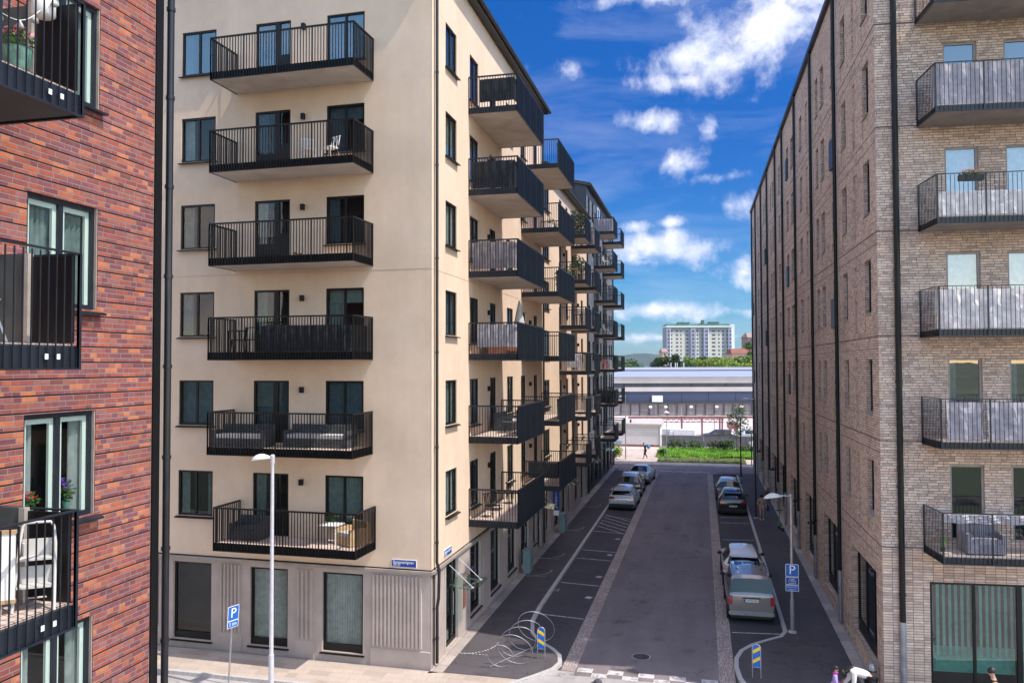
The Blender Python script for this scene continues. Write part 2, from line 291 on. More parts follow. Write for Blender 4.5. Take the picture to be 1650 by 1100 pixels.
# ------------------------------------------------------------------ mesh builder
class MB:
    def __init__(s): s.v = []; s.f = []; s.m = []; s.T = None
    def _add(s, pts, faces, m):
        o = len(s.v)
        for p in pts:
            p = V(p)
            if s.T is not None: p = s.T @ p
            s.v.append(p)
        for f in faces: s.f.append([o + i for i in f]); s.m.append(m)
    def quad(s, a, b, c, d, m=0): s._add([a, b, c, d], [(0, 1, 2, 3)], m)
    def ngon(s, pts, m=0): s._add(pts, [tuple(range(len(pts)))], m)
    def box(s, x0, x1, y0, y1, z0, z1, m=0):
        s._add([(x0, y0, z0), (x1, y0, z0), (x1, y1, z0), (x0, y1, z0), (x0, y0, z1), (x1, y0, z1), (x1, y1, z1), (x0, y1, z1)],
               [(3, 2, 1, 0), (4, 5, 6, 7), (0, 1, 5, 4), (1, 2, 6, 5), (2, 3, 7, 6), (3, 0, 4, 7)], m)
    def hexa(s, p, m=0):
        s._add(p, [(3, 2, 1, 0), (4, 5, 6, 7), (0, 1, 5, 4), (1, 2, 6, 5), (2, 3, 7, 6), (3, 0, 4, 7)], m)
    def bar(s, p, q, w, h=None, m=0, up=(0, 0, 1)):
        h = h or w; p = V(p); q = V(q); d = (q - p).normalized(); up = V(up)
        if abs(d.dot(up)) > .99: up = V((0, 1, 0))
        a = d.cross(up).normalized() * w / 2; b = a.cross(d).normalized() * h / 2
        s.hexa([p - a - b, p + a - b, p + a + b, p - a + b, q - a - b, q + a - b, q + a + b, q - a + b], m)
    def tube(s, pts, r, n=8, m=0, close=False, caps=True):
        pts = [V(p) for p in pts]; k = len(pts); rs = r if isinstance(r, (list, tuple)) else [r] * k
        rings = []; prev = None
        for i, p in enumerate(pts):
            if close: d = pts[(i + 1) % k] - pts[i - 1]
            else: d = pts[min(i + 1, k - 1)] - pts[max(i - 1, 0)]
            d.normalize()
            if prev is None:
                up = V((0, 0, 1)) if abs(d.z) < .9 else V((0, 1, 0)); a = d.cross(up).normalized()
            else: a = (prev - d * prev.dot(d)).normalized()
            prev = a; b = d.cross(a)
            rings.append([p + (a * math.cos(t) + b * math.sin(t)) * rs[i] for t in [2 * PI * j / n for j in range(n)]])
        vs = [q for rg in rings for q in rg]; fs = []
        for i in range(k if close else k - 1):
            i2 = (i + 1) % k
            for j in range(n): j2 = (j + 1) % n; fs.append((i * n + j, i * n + j2, i2 * n + j2, i2 * n + j))
        if caps and not close: fs.append(tuple(range(n))[::-1]); fs.append(tuple((k - 1) * n + j for j in range(n)))
        s._add(vs, fs, m)
    def lathe(s, prof, cx=0, cy=0, cz=0, n=16, m=0):
        vs = []; fs = []
        for (r, z) in prof:
            for j in range(n): t = 2 * PI * j / n; vs.append((cx + r * math.cos(t), cy + r * math.sin(t), cz + z))
        for i in range(len(prof) - 1):
            for j in range(n): j2 = (j + 1) % n; fs.append((i * n + j, i * n + j2, (i + 1) * n + j2, (i + 1) * n + j))
        fs.append(tuple(range(n))[::-1]); fs.append(tuple((len(prof) - 1) * n + j for j in range(n)))
        s._add(vs, fs, m)
    def ell(s, c, r, n=12, k=8, m=0, zmin=-1.0):
        prof = []
        for i in range(k + 1):
            a = -PI / 2 + PI * i / k; z = max(math.sin(a), zmin); prof.append((max(math.cos(a), 1e-3), z))
        vs = []; fs = []
        for (rr, z) in prof:
            for j in range(n): t = 2 * PI * j / n; vs.append((c[0] + r[0] * rr * math.cos(t), c[1] + r[1] * rr * math.sin(t), c[2] + r[2] * z))
        for i in range(k):
            for j in range(n): j2 = (j + 1) % n; fs.append((i * n + j, i * n + j2, (i + 1) * n + j2, (i + 1) * n + j))
        s._add(vs, fs, m)
    def prism(s, pts, z0, z1, m=0):
        n = len(pts); vs = [(x, y, z0) for x, y in pts] + [(x, y, z1) for x, y in pts]
        fs = [tuple(range(n))[::-1], tuple(range(n, 2 * n))] + [(i, (i + 1) % n, n + (i + 1) % n, n + i) for i in range(n)]
        s._add(vs, fs, m)
    def mesh(s, name, mats, smooth=False, sharp=None):
        me = bpy.data.meshes.new(name)
        me.from_pydata([tuple(p) for p in s.v], [], s.f)
        if not isinstance(mats, (list, tuple)): mats = [mats]
        for m in mats: me.materials.append(M[m] if isinstance(m, str) else m)
        if len(mats) > 1: me.polygons.foreach_set('material_index', s.m)
        bm = bmesh.new(); bm.from_mesh(me)
        bmesh.ops.recalc_face_normals(bm, faces=bm.faces)
        uv = bm.loops.layers.uv.new('UVMap')
        for f in bm.faces:
            n = f.normal
            if abs(n.z) > .7:
                for l in f.loops: l[uv].uv = (l.vert.co.x, l.vert.co.y)
            else:
                t = V((-n.y, n.x)); t = t.normalized() if t.length > 0 else V((1, 0))
                if abs(t.x) > abs(t.y):
                    if t.x < 0: t = -t
                elif t.y < 0: t = -t
                for l in f.loops: l[uv].uv = (l.vert.co.x * t.x + l.vert.co.y * t.y, l.vert.co.z)
            f.smooth = smooth
        bm.to_mesh(me); bm.free()
        if smooth and sharp: me.set_sharp_from_angle(angle=math.radians(sharp))
        return me
    def build(s, name, mats, parent=None, loc=(0, 0, 0), rot=0, smooth=False, sharp=None):
        return link(name, s.mesh(name, mats, smooth, sharp), parent, loc, rot)
def link(name, me, parent=None, loc=(0, 0, 0), rot=0):
    o = bpy.data.objects.new(name, me); C.objects.link(o)
    o.parent = parent; o.location = loc; o.rotation_euler = (0, 0, rot) if isinstance(rot, (int, float)) else rot
    return o
def tag(o, label, cat, group=None, kind=None):
    o['label'] = label; o['category'] = cat
    if group: o['group'] = group
    if kind: o['kind'] = kind
    return o
def thing(name, label, cat, loc=(0, 0, 0), rot=0, group=None):
    o = bpy.data.objects.new(name, None); C.objects.link(o); o.location = loc; o.rotation_euler = (0, 0, rot)
    o.empty_display_size = .2
    return tag(o, label, cat, group)
def struct(name, mb, mats, kind='structure', **kw):
    o = mb.build(name, mats, **kw); o['kind'] = kind; return o
def copy_tree(o, parent=None):
    c = o.copy(); C.objects.link(c); c.parent = parent
    for ch in list(o.children): copy_tree(ch, c)
    return c
def text_part(name, body, size, mat, parent, loc, rot, align='CENTER', ext=.002, sx=1.0):
    cu = bpy.data.curves.new('t', 'FONT'); cu.body = body; cu.size = size; cu.align_x = align; cu.align_y = 'CENTER'; cu.extrude = ext; cu.space_line = .9
    t = bpy.data.objects.new('t', cu); C.objects.link(t)
    dg = bpy.context.evaluated_depsgraph_get(); dg.update()
    me = bpy.data.meshes.new_from_object(t.evaluated_get(dg)); bpy.data.objects.remove(t)
    me.materials.clear(); me.materials.append(M[mat])
    o = link(name, me, parent, loc, rot); o.scale = (sx, 1, 1)
    return o

class Face:
    """a facade: origin, direction along it (left to right seen from outside)"""
    def __init__(s, O, U):
        s.O = V((O[0], O[1], 0)); s.U = V((U[0], U[1], 0)).normalized(); s.N = V((s.U.y, -s.U.x, 0)); s.rot = math.atan2(s.U.y, s.U.x)
    def p(s, u, out, z): return s.O + s.U * u + s.N * out + V((0, 0, z))
def wall(mb, F, u0, u1, z0, z1, ops, depth, root, m=0, mr=0):
    us = sorted(set([u0, u1] + [o[0] for o in ops] + [o[1] for o in ops])); us = [u for u in us if u0 - 1e-6 <= u <= u1 + 1e-6]
    P = lambda u, o, z: F.p(u, o, z) - root
    for a, b in zip(us, us[1:]):
        mid = (a + b) / 2; col = sorted([(o[2], o[3]) for o in ops if o[0] < mid < o[1]]); z = z0
        for (c, d) in col:
            if c > z + 1e-6: mb.quad(P(a, 0, z), P(b, 0, z), P(b, 0, c), P(a, 0, c), m)
            z = max(z, d)
        if z < z1 - 1e-6: mb.quad(P(a, 0, z), P(b, 0, z), P(b, 0, z1), P(a, 0, z1), m)
    for o in ops:
        a, b, c, d = o[:4]; dd = o[4] if len(o) > 4 else depth
        mb.quad(P(a, 0, c), P(a, -dd, c), P(a, -dd, d), P(a, 0, d), mr)
        mb.quad(P(b, 0, c), P(b, -dd, c), P(b, -dd, d), P(b, 0, d), mr)
        mb.quad(P(a, 0, d), P(a, -dd, d), P(b, -dd, d), P(b, 0, d), mr)
        mb.quad(P(a, 0, c), P(a, -dd, c), P(b, -dd, c), P(b, 0, c), mr)
        if len(o) > 5: mb.quad(P(a, -dd, c), P(b, -dd, c), P(b, -dd, d), P(a, -dd, d), mr)

# ------------------------------------------------------------------ windows (local: x width from 0, y in = +, z up; outer frame face at y=0)
_cache = {}
def cached(key, fn):
    if key not in _cache: _cache[key] = fn()
    return _cache[key]
def window(parent, pos, rot, w, h, kind='two', cur=None, pane='pane', frame='black', sill=True, name='window', inner=False, fw=.065, cmat='cur', tilt=0):
    def fm():
        b = MB(); f = fw
        b.box(0, w, 0, .07, 0, f); b.box(0, w, 0, .07, h - f, h); b.box(0, f, 0, .07, f, h - f); b.box(w - f, w, 0, .07, f, h - f)
        if kind == 'two': b.box(w * .5 - .04, w * .5 + .04, .005, .06, f, h - f)
        if kind == 'three':
            for t in (1 / 3, 2 / 3): b.box(w * t - .035, w * t + .035, .005, .06, f, h - f)
        if kind == 'door':
            b.box(w * .62 - .09, w * .62 + .09, -.01, .065, f, h - f); b.box(f, w * .62 - .09, .005, .06, f, .62)
            b.box(w * .62 + .09, w - f, .005, .06, f, .95)
        if kind == 'shop': b.box(f, w - f, -.02, .06, f, f + .16)
        if kind == 'shop2':
            b.box(f, w - f, .0, .06, f, f + .35); b.box(w * .36 - .03, w * .36 + .03, .003, .065, f + .35, h - f); b.box(w * .68 - .03, w * .68 + .03, .003, .065, f + .35, h - f)
        return b.mesh('window_frame', frame)
    o = link(name, cached(('f', w, h, kind, frame, fw), fm), parent, pos, rot)
    def pm():
        b = MB(); b.quad((fw * .8, .04, fw * .8), (w - fw * .8, .04, fw * .8), (w - fw * .8, .04, h - fw * .8), (fw * .8, .04, h - fw * .8)); return b.mesh('pane', pane)
    link('pane', cached(('p', w, h, pane, fw), pm), o)
    if inner:
        def im():
            b = MB(); t = .07
            xs = [(fw, w / 2 - .04), (w / 2 + .04, w - fw)]
            for a, c in xs: b.box(a, a + t, .05, .09, fw, h - fw); b.box(c - t, c, .05, .09, fw, h - fw); b.box(a + t, c - t, .05, .09, h - fw - t, h - fw)
            return b.mesh('inner_sash', 'whitef')
        link('inner_sash', cached(('i', w, h), im), o)
    if sill:
        def sm():
            b = MB(); b.hexa([(-.06, -.17, -.075), (w + .06, -.17, -.075), (w + .06, .06, -.05), (-.06, .06, -.05), (-.06, -.17, -.045), (w + .06, -.17, -.045), (w + .06, .0, -.005), (-.06, .0, -.005)])
            return b.mesh('sill', frame if frame != 'recess' else 'corn')
        link('sill', cached(('s', w, frame), sm), o)
    if cur:
        def cm():
            b = MB(); y = .16
            def drape(x0, x1, z0, z1, amp=.03, per=.09):
                n = max(3, int((x1 - x0) / per * 4)); pts = []
                for i in range(n + 1):
                    x = x0 + (x1 - x0) * i / n; pts.append((x, y + amp * math.sin(i * PI / 2) + .008 * math.sin(i * 1.7)))
                for p, q in zip(pts, pts[1:]): b.quad((p[0], p[1], z0), (q[0], q[1], z0), (q[0], q[1], z1), (p[0], p[1], z1))
            if cur == 'full': drape(.04, w - .04, .06, h - .06)
            elif cur == 'left': drape(.04, w * .3, .06, h - .06)
            elif cur == 'right': drape(w * .72, w - .04, .06, h - .06)
            elif cur == 'both': drape(.04, w * .24, .06, h - .06); drape(w * .78, w - .04, .06, h - .06)
            elif cur == 'blind': b.box(.05, w - .05, y, y + .01, .08, h - .05)
            elif cur == 'half': b.box(.05, w - .05, y, y + .01, h * .70, h - .05); drape(.04, w * .45, .06, h * .7)
            elif cur == 'low': b.box(.05, w - .05, y, y + .01, .05, h * .45)
            elif cur == 'lam':
                b.box(.05, w - .05, y + .06, y + .07, .4, 1.15)  # low teal panel for frosted glass, its street reflection put into the colour
                n = int(w / .17)
                for i in range(n): x = .06 + i * .17; b.hexa([(x, y, .9), (x + .10, y + .05, .9), (x + .10, y + .055, .9), (x, y + .005, .9), (x, y, h - .05), (x + .10, y + .05, h - .05), (x + .10, y + .055, h - .05), (x, y + .005, h - .05)])
            return b.mesh('curtain', cmat)
        link('curtain', cached(('c', w, h, cur, cmat), cm), o)
    return o

# ------------------------------------------------------------------ balconies (local: x 0..w along the wall, y 0 wall .. -d outside, z 0 slab underside)
def balcony(parent, pos, rot, w, d, style, H=1.40, sides=True, name='balcony'):
    S = dict(A=dict(slab='slab', rail='black', bw=.014, bd=.036, sp=.105, fz=.28, st=.22),
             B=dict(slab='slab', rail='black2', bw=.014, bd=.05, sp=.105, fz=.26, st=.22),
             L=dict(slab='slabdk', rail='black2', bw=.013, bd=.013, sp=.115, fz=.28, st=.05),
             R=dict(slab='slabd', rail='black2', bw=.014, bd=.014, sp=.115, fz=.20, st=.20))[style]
    def sm():
        b = MB()
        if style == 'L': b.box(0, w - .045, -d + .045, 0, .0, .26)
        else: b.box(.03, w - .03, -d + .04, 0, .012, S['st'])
        return b.mesh('slab', S['slab'])
    o = link(name, cached(('bs', w, d, style), sm), parent, pos, rot)
    def fm():
        b = MB(); b.box(.04, w - .04, -d + .05, -.01, S['st'] + .003 if style != 'L' else .263, S['st'] + .03 if style != 'L' else .285)
        return b.mesh('floor', 'decks' if style in 'LR' else 'deck')
    link('floor', cached(('bf', w, d, style), fm), o)
    def rm():
        b = MB(); z0 = 0.0; bw, bd = S['bw'], S['bd']
        if style == 'L': z0 = -.02
        def run(p, q):
            p = V(p); q = V(q); L = (q - p).length; n = max(1, round(L / S['sp'])); t = (q - p).normalized(); nn = V((t.y, -t.x, 0))
            npost = max(1, round(L / 1.35)); 
            for i in range(n + 1):
                c = p + t * (L * i / n)
                if i % max(1, n // npost) == 0: b.bar(c + V((0, 0, z0)), c + V((0, 0, H)), .036, .036, up=nn)
                else: b.bar(c + V((0, 0, z0)), c + V((0, 0, H - .03)), bw, bd, up=nn)
            top = .05 if style in 'AB' else .02
            b.bar(p + V((0, 0, H)), q + V((0, 0, H)), .055 if style in 'AB' else .045, top)
            b.bar(p + V((0, 0, z0 + .012)), q + V((0, 0, z0 + .012)), .04, .022)
            iy = -nn * .028
            b.bar(p + iy + V((0, 0, z0 + S['fz'] / 2)), q + iy + V((0, 0, z0 + S['fz'] / 2)), .008, S['fz'] - .03)
        if style == 'L': run((.6, -d, 0), (w, -d, 0)); run((w, -d, 0), (w, -.02, 0))
        else: run((0, -.02, 0), (0, -d, 0)); run((0, -d, 0), (w, -d, 0)); run((w, -d, 0), (w, -.02, 0))
        return b.mesh('railing', S['rail'])
    link('railing', cached(('br', w, d, style, H), rm), o)
    return o
def screen(bal, pts, z0, z1, mat, amp=.02, per=.23, name='fabric_screen', seed=0, sag=0):
    """wavy cloth tied inside a railing along a local polyline"""
    rnd = random.Random(seed); b = MB(); prev = None; cum = 0; rows = 7
    for (p, q) in zip(pts, pts[1:]):
        p = V(p + (0,)); q = V(q + (0,)); L = (q - p).length; n = max(4, int(L / .035)); t = (q - p).normalized(); nn = V((-t.y, t.x, 0))
        for i in range(n + 1):
            s = cum + L * i / n; base = p + t * (L * i / n); colm = []
            for k in range(rows + 1):
                f = k / rows
                a = amp * (math.sin(2 * PI * s / per + .6 * math.sin(s * 3 + seed)) + .5 * math.sin(s * 17 + f * 5 + seed) + .35 * math.sin(f * 26 + s * 9))
                zz = z0 + (z1 - z0) * f - (sag * (1 - math.cos(2 * PI * s / .9)) * .5 * f)
                colm.append(base + nn * (a + amp) + V((0, 0, zz)))
            if prev and i > 0:
                for k in range(rows): b.quad(prev[k], colm[k], colm[k + 1], prev[k + 1])
            prev = colm
        cum += L
    me = b.mesh('fabric', mat)
    return link(name, me, bal)

# ------------------------------------------------------------------ camera, world, sun
F_PX = 1290.0
yaw = math.atan(310 / F_PX); pitch = math.atan(37 / F_PX); roll = math.radians(.13)
fw = V((-math.sin(yaw) * math.cos(pitch), math.cos(yaw) * math.cos(pitch), math.sin(pitch))); rt = V((math.cos(yaw), math.sin(yaw), 0)); up = rt.cross(fw)
r2 = rt * math.cos(roll) - up * math.sin(roll); u2 = up * math.cos(roll) + rt * math.sin(roll)
cam = bpy.data.cameras.new('camera'); co = bpy.data.objects.new('camera', cam); C.objects.link(co); scn.camera = co
cam.sensor_width = 36; cam.lens = F_PX / 1650 * 36; cam.clip_start = .1; cam.clip_end = 20000
co.matrix_world = Matrix(((r2.x, u2.x, -fw.x, 0), (r2.y, u2.y, -fw.y, 0), (r2.z, u2.z, -fw.z, 9.8), (0, 0, 0, 1)))

sun_dir = V((-1, .2, -1.62)).normalized()
sl = bpy.data.lights.new('sun', 'SUN'); sl.energy = 3.45; sl.angle = math.radians(.53); sl.color = (1, .93, .83)
so = bpy.data.objects.new('sun', sl); C.objects.link(so); so.rotation_euler = sun_dir.to_track_quat('-Z', 'Y').to_euler(); so.location = (30, 0, 60)
el = math.asin(-sun_dir.z); az = math.atan2(-sun_dir.x, -sun_dir.y)
w = bpy.data.worlds.new('World'); scn.world = w; w.use_nodes = True; nt = w.node_tree; nt.nodes.clear()
scn.view_settings.view_transform = 'Standard'; scn.view_settings.look = 'None'; scn.view_settings.gamma = 1; scn.view_settings.exposure = 0.64
wo = nt.nodes.new('ShaderNodeOutputWorld'); bg = nt.nodes.new('ShaderNodeBackground'); nt.links.new(bg.outputs[0], wo.inputs[0])
sky = nt.nodes.new('ShaderNodeTexSky'); sky.sky_type = 'NISHITA'; sky.sun_disc = False; sky.sun_elevation = el; sky.sun_rotation = az
sky.air_density = 1.0; sky.dust_density = .35; sky.ozone_density = 2.5
tc = nt.nodes.new('ShaderNodeTexCoord'); dirv = tc.outputs['Generated']
sp = nt.nodes.new('ShaderNodeSeparateXYZ'); nt.links.new(dirv, sp.inputs[0])
DEG = 180 / PI
azn = mth(nt, 'MULTIPLY', mth(nt, 'ARCTAN2', sp.outputs[0], sp.outputs[1]), DEG); eln = mth(nt, 'MULTIPLY', mth(nt, 'ARCSINE', sp.outputs[2]), DEG)
n1 = noise(nt, dirv, 11, 9, .62, .3); n2 = noise(nt, dirv, 34, 8, .65, .2)
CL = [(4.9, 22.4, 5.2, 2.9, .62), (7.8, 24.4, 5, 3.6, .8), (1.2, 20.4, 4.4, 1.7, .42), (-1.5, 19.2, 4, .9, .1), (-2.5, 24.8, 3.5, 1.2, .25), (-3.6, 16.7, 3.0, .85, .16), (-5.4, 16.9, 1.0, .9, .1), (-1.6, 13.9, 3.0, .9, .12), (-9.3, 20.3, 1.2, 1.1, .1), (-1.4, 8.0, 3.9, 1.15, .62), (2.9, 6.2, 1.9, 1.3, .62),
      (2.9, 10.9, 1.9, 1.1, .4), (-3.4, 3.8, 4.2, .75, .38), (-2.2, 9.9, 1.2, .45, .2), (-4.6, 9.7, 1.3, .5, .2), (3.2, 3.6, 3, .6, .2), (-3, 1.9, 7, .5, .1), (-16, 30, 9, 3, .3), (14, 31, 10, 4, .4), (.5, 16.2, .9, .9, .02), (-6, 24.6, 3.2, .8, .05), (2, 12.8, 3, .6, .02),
      (60, 30, 22, 9, .4), (120, 40, 25, 10, .3), (-75, 28, 32, 14, .8), (-98, 35, 22, 16, .9), (178, 64, 70, 16, .9), (95, 12, 30, 4, .4), (-150, 6, 45, 4, .9), (-60, 60, 60, 16, .6), (140, 62, 60, 16, .5)]  # unseen clouds outside the view, added as neutral fill light
mk = None
for (a, e, wa, we, k) in CL:
    da = mth(nt, 'DIVIDE', mth(nt, 'SUBTRACT', azn, a), wa); de = mth(nt, 'DIVIDE', mth(nt, 'SUBTRACT', eln, e), we)
    r = mth(nt, 'SQRT', mth(nt, 'ADD', mth(nt, 'MULTIPLY', da, da), mth(nt, 'MULTIPLY', de, de)))
    v = mth(nt, 'MULTIPLY_ADD', mth(nt, 'SUBTRACT', 1, r), .55, k * .5)
    mk = v if mk is None else mth(nt, 'MAXIMUM', mk, v)
mk = mth(nt, 'MAXIMUM', mk, -.85)
dd = mth(nt, 'ADD', mk, mth(nt, 'MULTIPLY_ADD', n1, 2.3, -1.27)); dd = mth(nt, 'ADD', dd, mth(nt, 'MULTIPLY_ADD', n2, .9, -.47))
mr = nd(nt, 'ShaderNodeMapRange', interpolation_type='SMOOTHSTEP'); nt.links.new(dd, mr.inputs[0]); mr.inputs[1].default_value = -.10; mr.inputs[2].default_value = .78
wm = nt.nodes.new('ShaderNodeMapping'); wm.inputs['Scale'].default_value = (3, 3, 14); wm.inputs['Rotation'].default_value = (0, .25, 0); nt.links.new(dirv, wm.inputs[0])
wisp = ramp(nt, noise(nt, wm.outputs[0], 1.6, 8, .6, .5), [(.46, (0, 0, 0)), (.78, (.55, .55, .55))])
cm = mth(nt, 'MAXIMUM', mr.outputs[0], mth(nt, 'MULTIPLY', wisp, .34))
# deepen the blue of the clear sky in view; brighter and warmer elsewhere as fill
hsv = nt.nodes.new('ShaderNodeHueSaturation'); hsv.inputs['Saturation'].default_value = 1.28; hsv.inputs['Value'].default_value = 1.0; nt.links.new(sky.outputs[0], hsv.inputs['Color'])
gr = ramp(nt, mth(nt, 'DIVIDE', eln, 90), [(0, (.19, .35, .56)), (.06, (.14, .35, .55)), (.16, (.07, .29, .55)), (.27, (.04, .33, .62)), (1, (.05, .3, .6))])
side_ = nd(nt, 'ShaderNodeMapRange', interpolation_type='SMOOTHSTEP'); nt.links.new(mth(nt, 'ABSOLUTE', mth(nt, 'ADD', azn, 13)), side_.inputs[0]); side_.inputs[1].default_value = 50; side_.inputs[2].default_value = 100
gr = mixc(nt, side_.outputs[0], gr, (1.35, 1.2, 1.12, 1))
skyc = mixc(nt, 1, hsv.outputs[0], gr, 'MULTIPLY')
shade = ramp(nt, noise(nt, dirv, 17, 6, .6), [(.35, (3.3, 3.7, 4.9)), (.62, (5.3, 5.3, 5.8))])
wc = mixc(nt, cm, skyc, shade)
wc = mixc(nt, side_.outputs[0], wc, mixc(nt, 1, wc, (2.15, 1.80, 1.52, 1), 'MULTIPLY'))  # unseen sky and clouds multiplied brighter and warmer to add fill light
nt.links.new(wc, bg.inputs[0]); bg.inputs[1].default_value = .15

# ------------------------------------------------------------------ ground and street
def poly(pts, z, mat, name, kind='structure', extra=None):
    b = MB(); b.ngon([(x, y, z) for x, y in pts]); me = b.mesh(name, mat)
    bm = bmesh.new(); bm.from_mesh(me); bmesh.ops.triangulate(bm, faces=bm.faces); bm.to_mesh(me); bm.free()
    o = link(name, me); o['kind'] = kind; return o
g = MB(); g.quad((-9000, -9000, -.16), (9000, -9000, -.16), (9000, 9000, -.16), (-9000, 9000, -.16)); struct('ground', g, flat('far_ground', (.10, .12, .07), .9, var=.3, scale=.01))
poly([(-4.15, 25.6), (.36, 25.6), (.16, 75.2), (-4.15, 75.2)], -.104, 'asph', 'street')
b = MB(); b.quad((-4.62, 25.9, -.10), (-4.15, 25.9, -.10), (-4.15, 74.6, -.10), (-4.62, 74.6, -.10)); b.quad((.36, 25.9, -.10), (.86, 25.9, -.10), (.62, 74.6, -.10), (.16, 74.6, -.10)); struct('cobble_strip', b, 'setts')
poly([(-6.75, 25.9), (-4.62, 25.9), (-4.62, 69), (-6.75, 69)], -.108, 'asphd', 'parking_bay_left')
poly([(.86, 25.9), (2.95, 25.9), (2.95, 74), (.62, 74)], -.108, 'asphd', 'parking_bay_right')
poly([(-60, 2), (60, 2), (60, 25.92), (-60, 25.92)], -.112, 'asphl', 'cross_street')
poly([(-90, 74.4), (120, 74.4), (120, 80.6), (-90, 80.6)], -.112, 'asphm', 'far_street')
kl = [(-6.6, 69.5), (-6.6, 32.2), (-6.52, 30.4), (-6.2, 28.9), (-5.75, 28.1), (-5.2, 27.5), (-4.85, 26.95), (-4.72, 26.3), (-4.85, 25.7), (-5.25, 25.1), (-5.7, 24.5), (-6.3, 23.7), (-6.9, 22.9)]
kr = [(2.72, 73.5), (2.80, 33), (2.80, 31.2), (2.6, 30.6), (2.1, 30.1), (1.55, 29.5), (1.15, 28.8), (.95, 28.0), (.92, 27.2), (1.0, 26.3), (1.2, 25.4), (1.55, 24.6), (2.1, 23.8), (2.8, 23.0)]
poly([(-8.3, 69.5)] + [(x - .05, y) for x, y in kl[:9]] + [(-5.5, 24.62), (-8.3, 24.62)], 0, 'asphs', 'sidewalk_left')
poly([(x + .05, y) for x, y in kr] + [(12, 23.0), (12, 25.5), (4.65, 25.5), (4.6, 73.5)], 0, 'asphs', 'sidewalk_right')
poly([(-60, 22.85), (-6.95, 22.85), (-6.35, 23.65), (-5.75, 24.42), (-5.6, 24.58), (-8.0, 24.58), (-60, 24.9)], .004, 'beige', 'pavement')
poly([(-8.66, 24.4), (-8.2, 24.62), (-8.2, 77.5), (-8.66, 77.5)], .004, 'gran', 'granite_edging_left')
poly([(4.6, 25.6), (5.5, 25.6), (5.2, 79.6), (4.45, 79.6)], .004, 'gran', 'granite_edging_right')
def kerb(pts, name):
    b = MB(); w_ = .07
    for i in range(len(pts) - 1):
        p = V(pts[i] + (0,)); q = V(pts[i + 1] + (0,))
        def nrm(k):
            a = V(pts[max(k - 1, 0)] + (0,)); c = V(pts[min(k + 1, len(pts) - 1)] + (0,)); t = (c - a).normalized(); return V((t.y, -t.x, 0)) * w_
        n0, n1_ = nrm(i), nrm(i + 1)
        b.hexa([p - n0 + V((0, 0, -.14)), p + n0 + V((0, 0, -.14)), q + n1_ + V((0, 0, -.14)), q - n1_ + V((0, 0, -.14)), p - n0 + V((0, 0, .008)), p + n0 + V((0, 0, .008)), q + n1_ + V((0, 0, .008)), q - n1_ + V((0, 0, .008))])
    struct(name, b, 'kerb')
kerb(kl, 'kerb_left'); kerb(kr, 'kerb_right')
kerb([(-6.97, 22.8), (-60, 22.8)], 'kerb_cross'); kerb([(2.9, 22.95), (30, 22.95)], 'kerb_cross_right')
poly([(-60, 69.5), (-6.65, 69.5), (-6.0, 71), (-5.3, 72.2), (-5.0, 73.2), (-5.6, 74.3), (-8.2, 74.6), (-60, 74.6)], .0, 'asphs', 'sidewalk_far_left')
poly([(2.75, 73.5), (2.2, 74), (1.2, 74.3), (.9, 74.7), (60, 74.9), (60, 73.5)], .0, 'asphs', 'sidewalk_far_right')
for i, (x0, x1, y0, y1, mt) in enumerate(((-6.3, -5.2, 38.2, 39.6, 'asphs'),)):
    poly([(x0, y0), (x1, y0 + .1), (x1 - .05, y1), (x0 + .04, y1 - .08)], -.1015 if x0 > -5 else -.1045, mt, 'asphalt_patch')
for (x, y) in ((-6.45, 35.0), (-6.45, 50.5), (2.62, 40.5), (2.55, 58)):
    b = MB(); b.box(x - .14, x + .14, y - .2, y + .2, -.105, -.098)
    for k in range(5): b.box(x - .10, x + .10, y - .16 + k * .075, y - .13 + k * .075, -.098, -.094, 1)
    o = b.build('drain_grate', ['corn', 'groove']); o['kind'] = 'structure'
# painted markings
b = MB(); Z = -.1
def ln(x0, y0, x1, y1, w_=.09, z=-.101): 
    p = V((x0, y0, z)); q = V((x1, y1, z)); t = (q - p).normalized(); n = V((-t.y, t.x, 0)) * w_ / 2; b.quad(p - n, p + n, q + n, q - n)
for y in (31.45, 36.2, 40.9, 42.8): ln(-6.45, y + .05, -4.66, y - .2)
ln(-6.5, 47.75, -4.66, 47.35); ln(-6.45, 52.7, -4.66, 51.9)
for i in range(5): ln(-6.45, 49.3 + i * .95, -4.66, 47.3 + i * .95)
for y in (56.0, 61.2, 66): ln(-6.45, y, -4.66, y - .1)
for y in (31.05, 36.6, 41.9, 47.15, 52.1, 53.9, 59.3, 65): ln(.9, y - .1, 2.62, y + .1)
for y in (34.2, 37.6, 42.0, 45.9): ln(-5.0, y, -4.75, y - .1, .3)
for i in range(5): b.quad((-4.1 + i * .98, 26.25 - .02 * i, Z), (-3.6 + i * .98, 26.25 - .02 * i, Z), (-3.6 + i * .98, 25.9 - .02 * i, Z), (-4.1 + i * .98, 25.9 - .02 * i, Z))
for i in range(4): b.quad((-3.6 + i * .98, 25.88 - .02 * i, Z), (-3.1 + i * .98, 25.88 - .02 * i, Z), (-3.1 + i * .98, 25.53 - .02 * i, Z), (-3.6 + i * .98, 25.53 - .02 * i, Z))
for i in range(9):
    yy = 75.3 + (i % 2) * .35
    b.quad((-4.1 + i * .5, yy, Z), (-3.6 + i * .5, yy, Z), (-3.6 + i * .5, yy + .33, Z), (-4.1 + i * .5, yy + .33, Z))
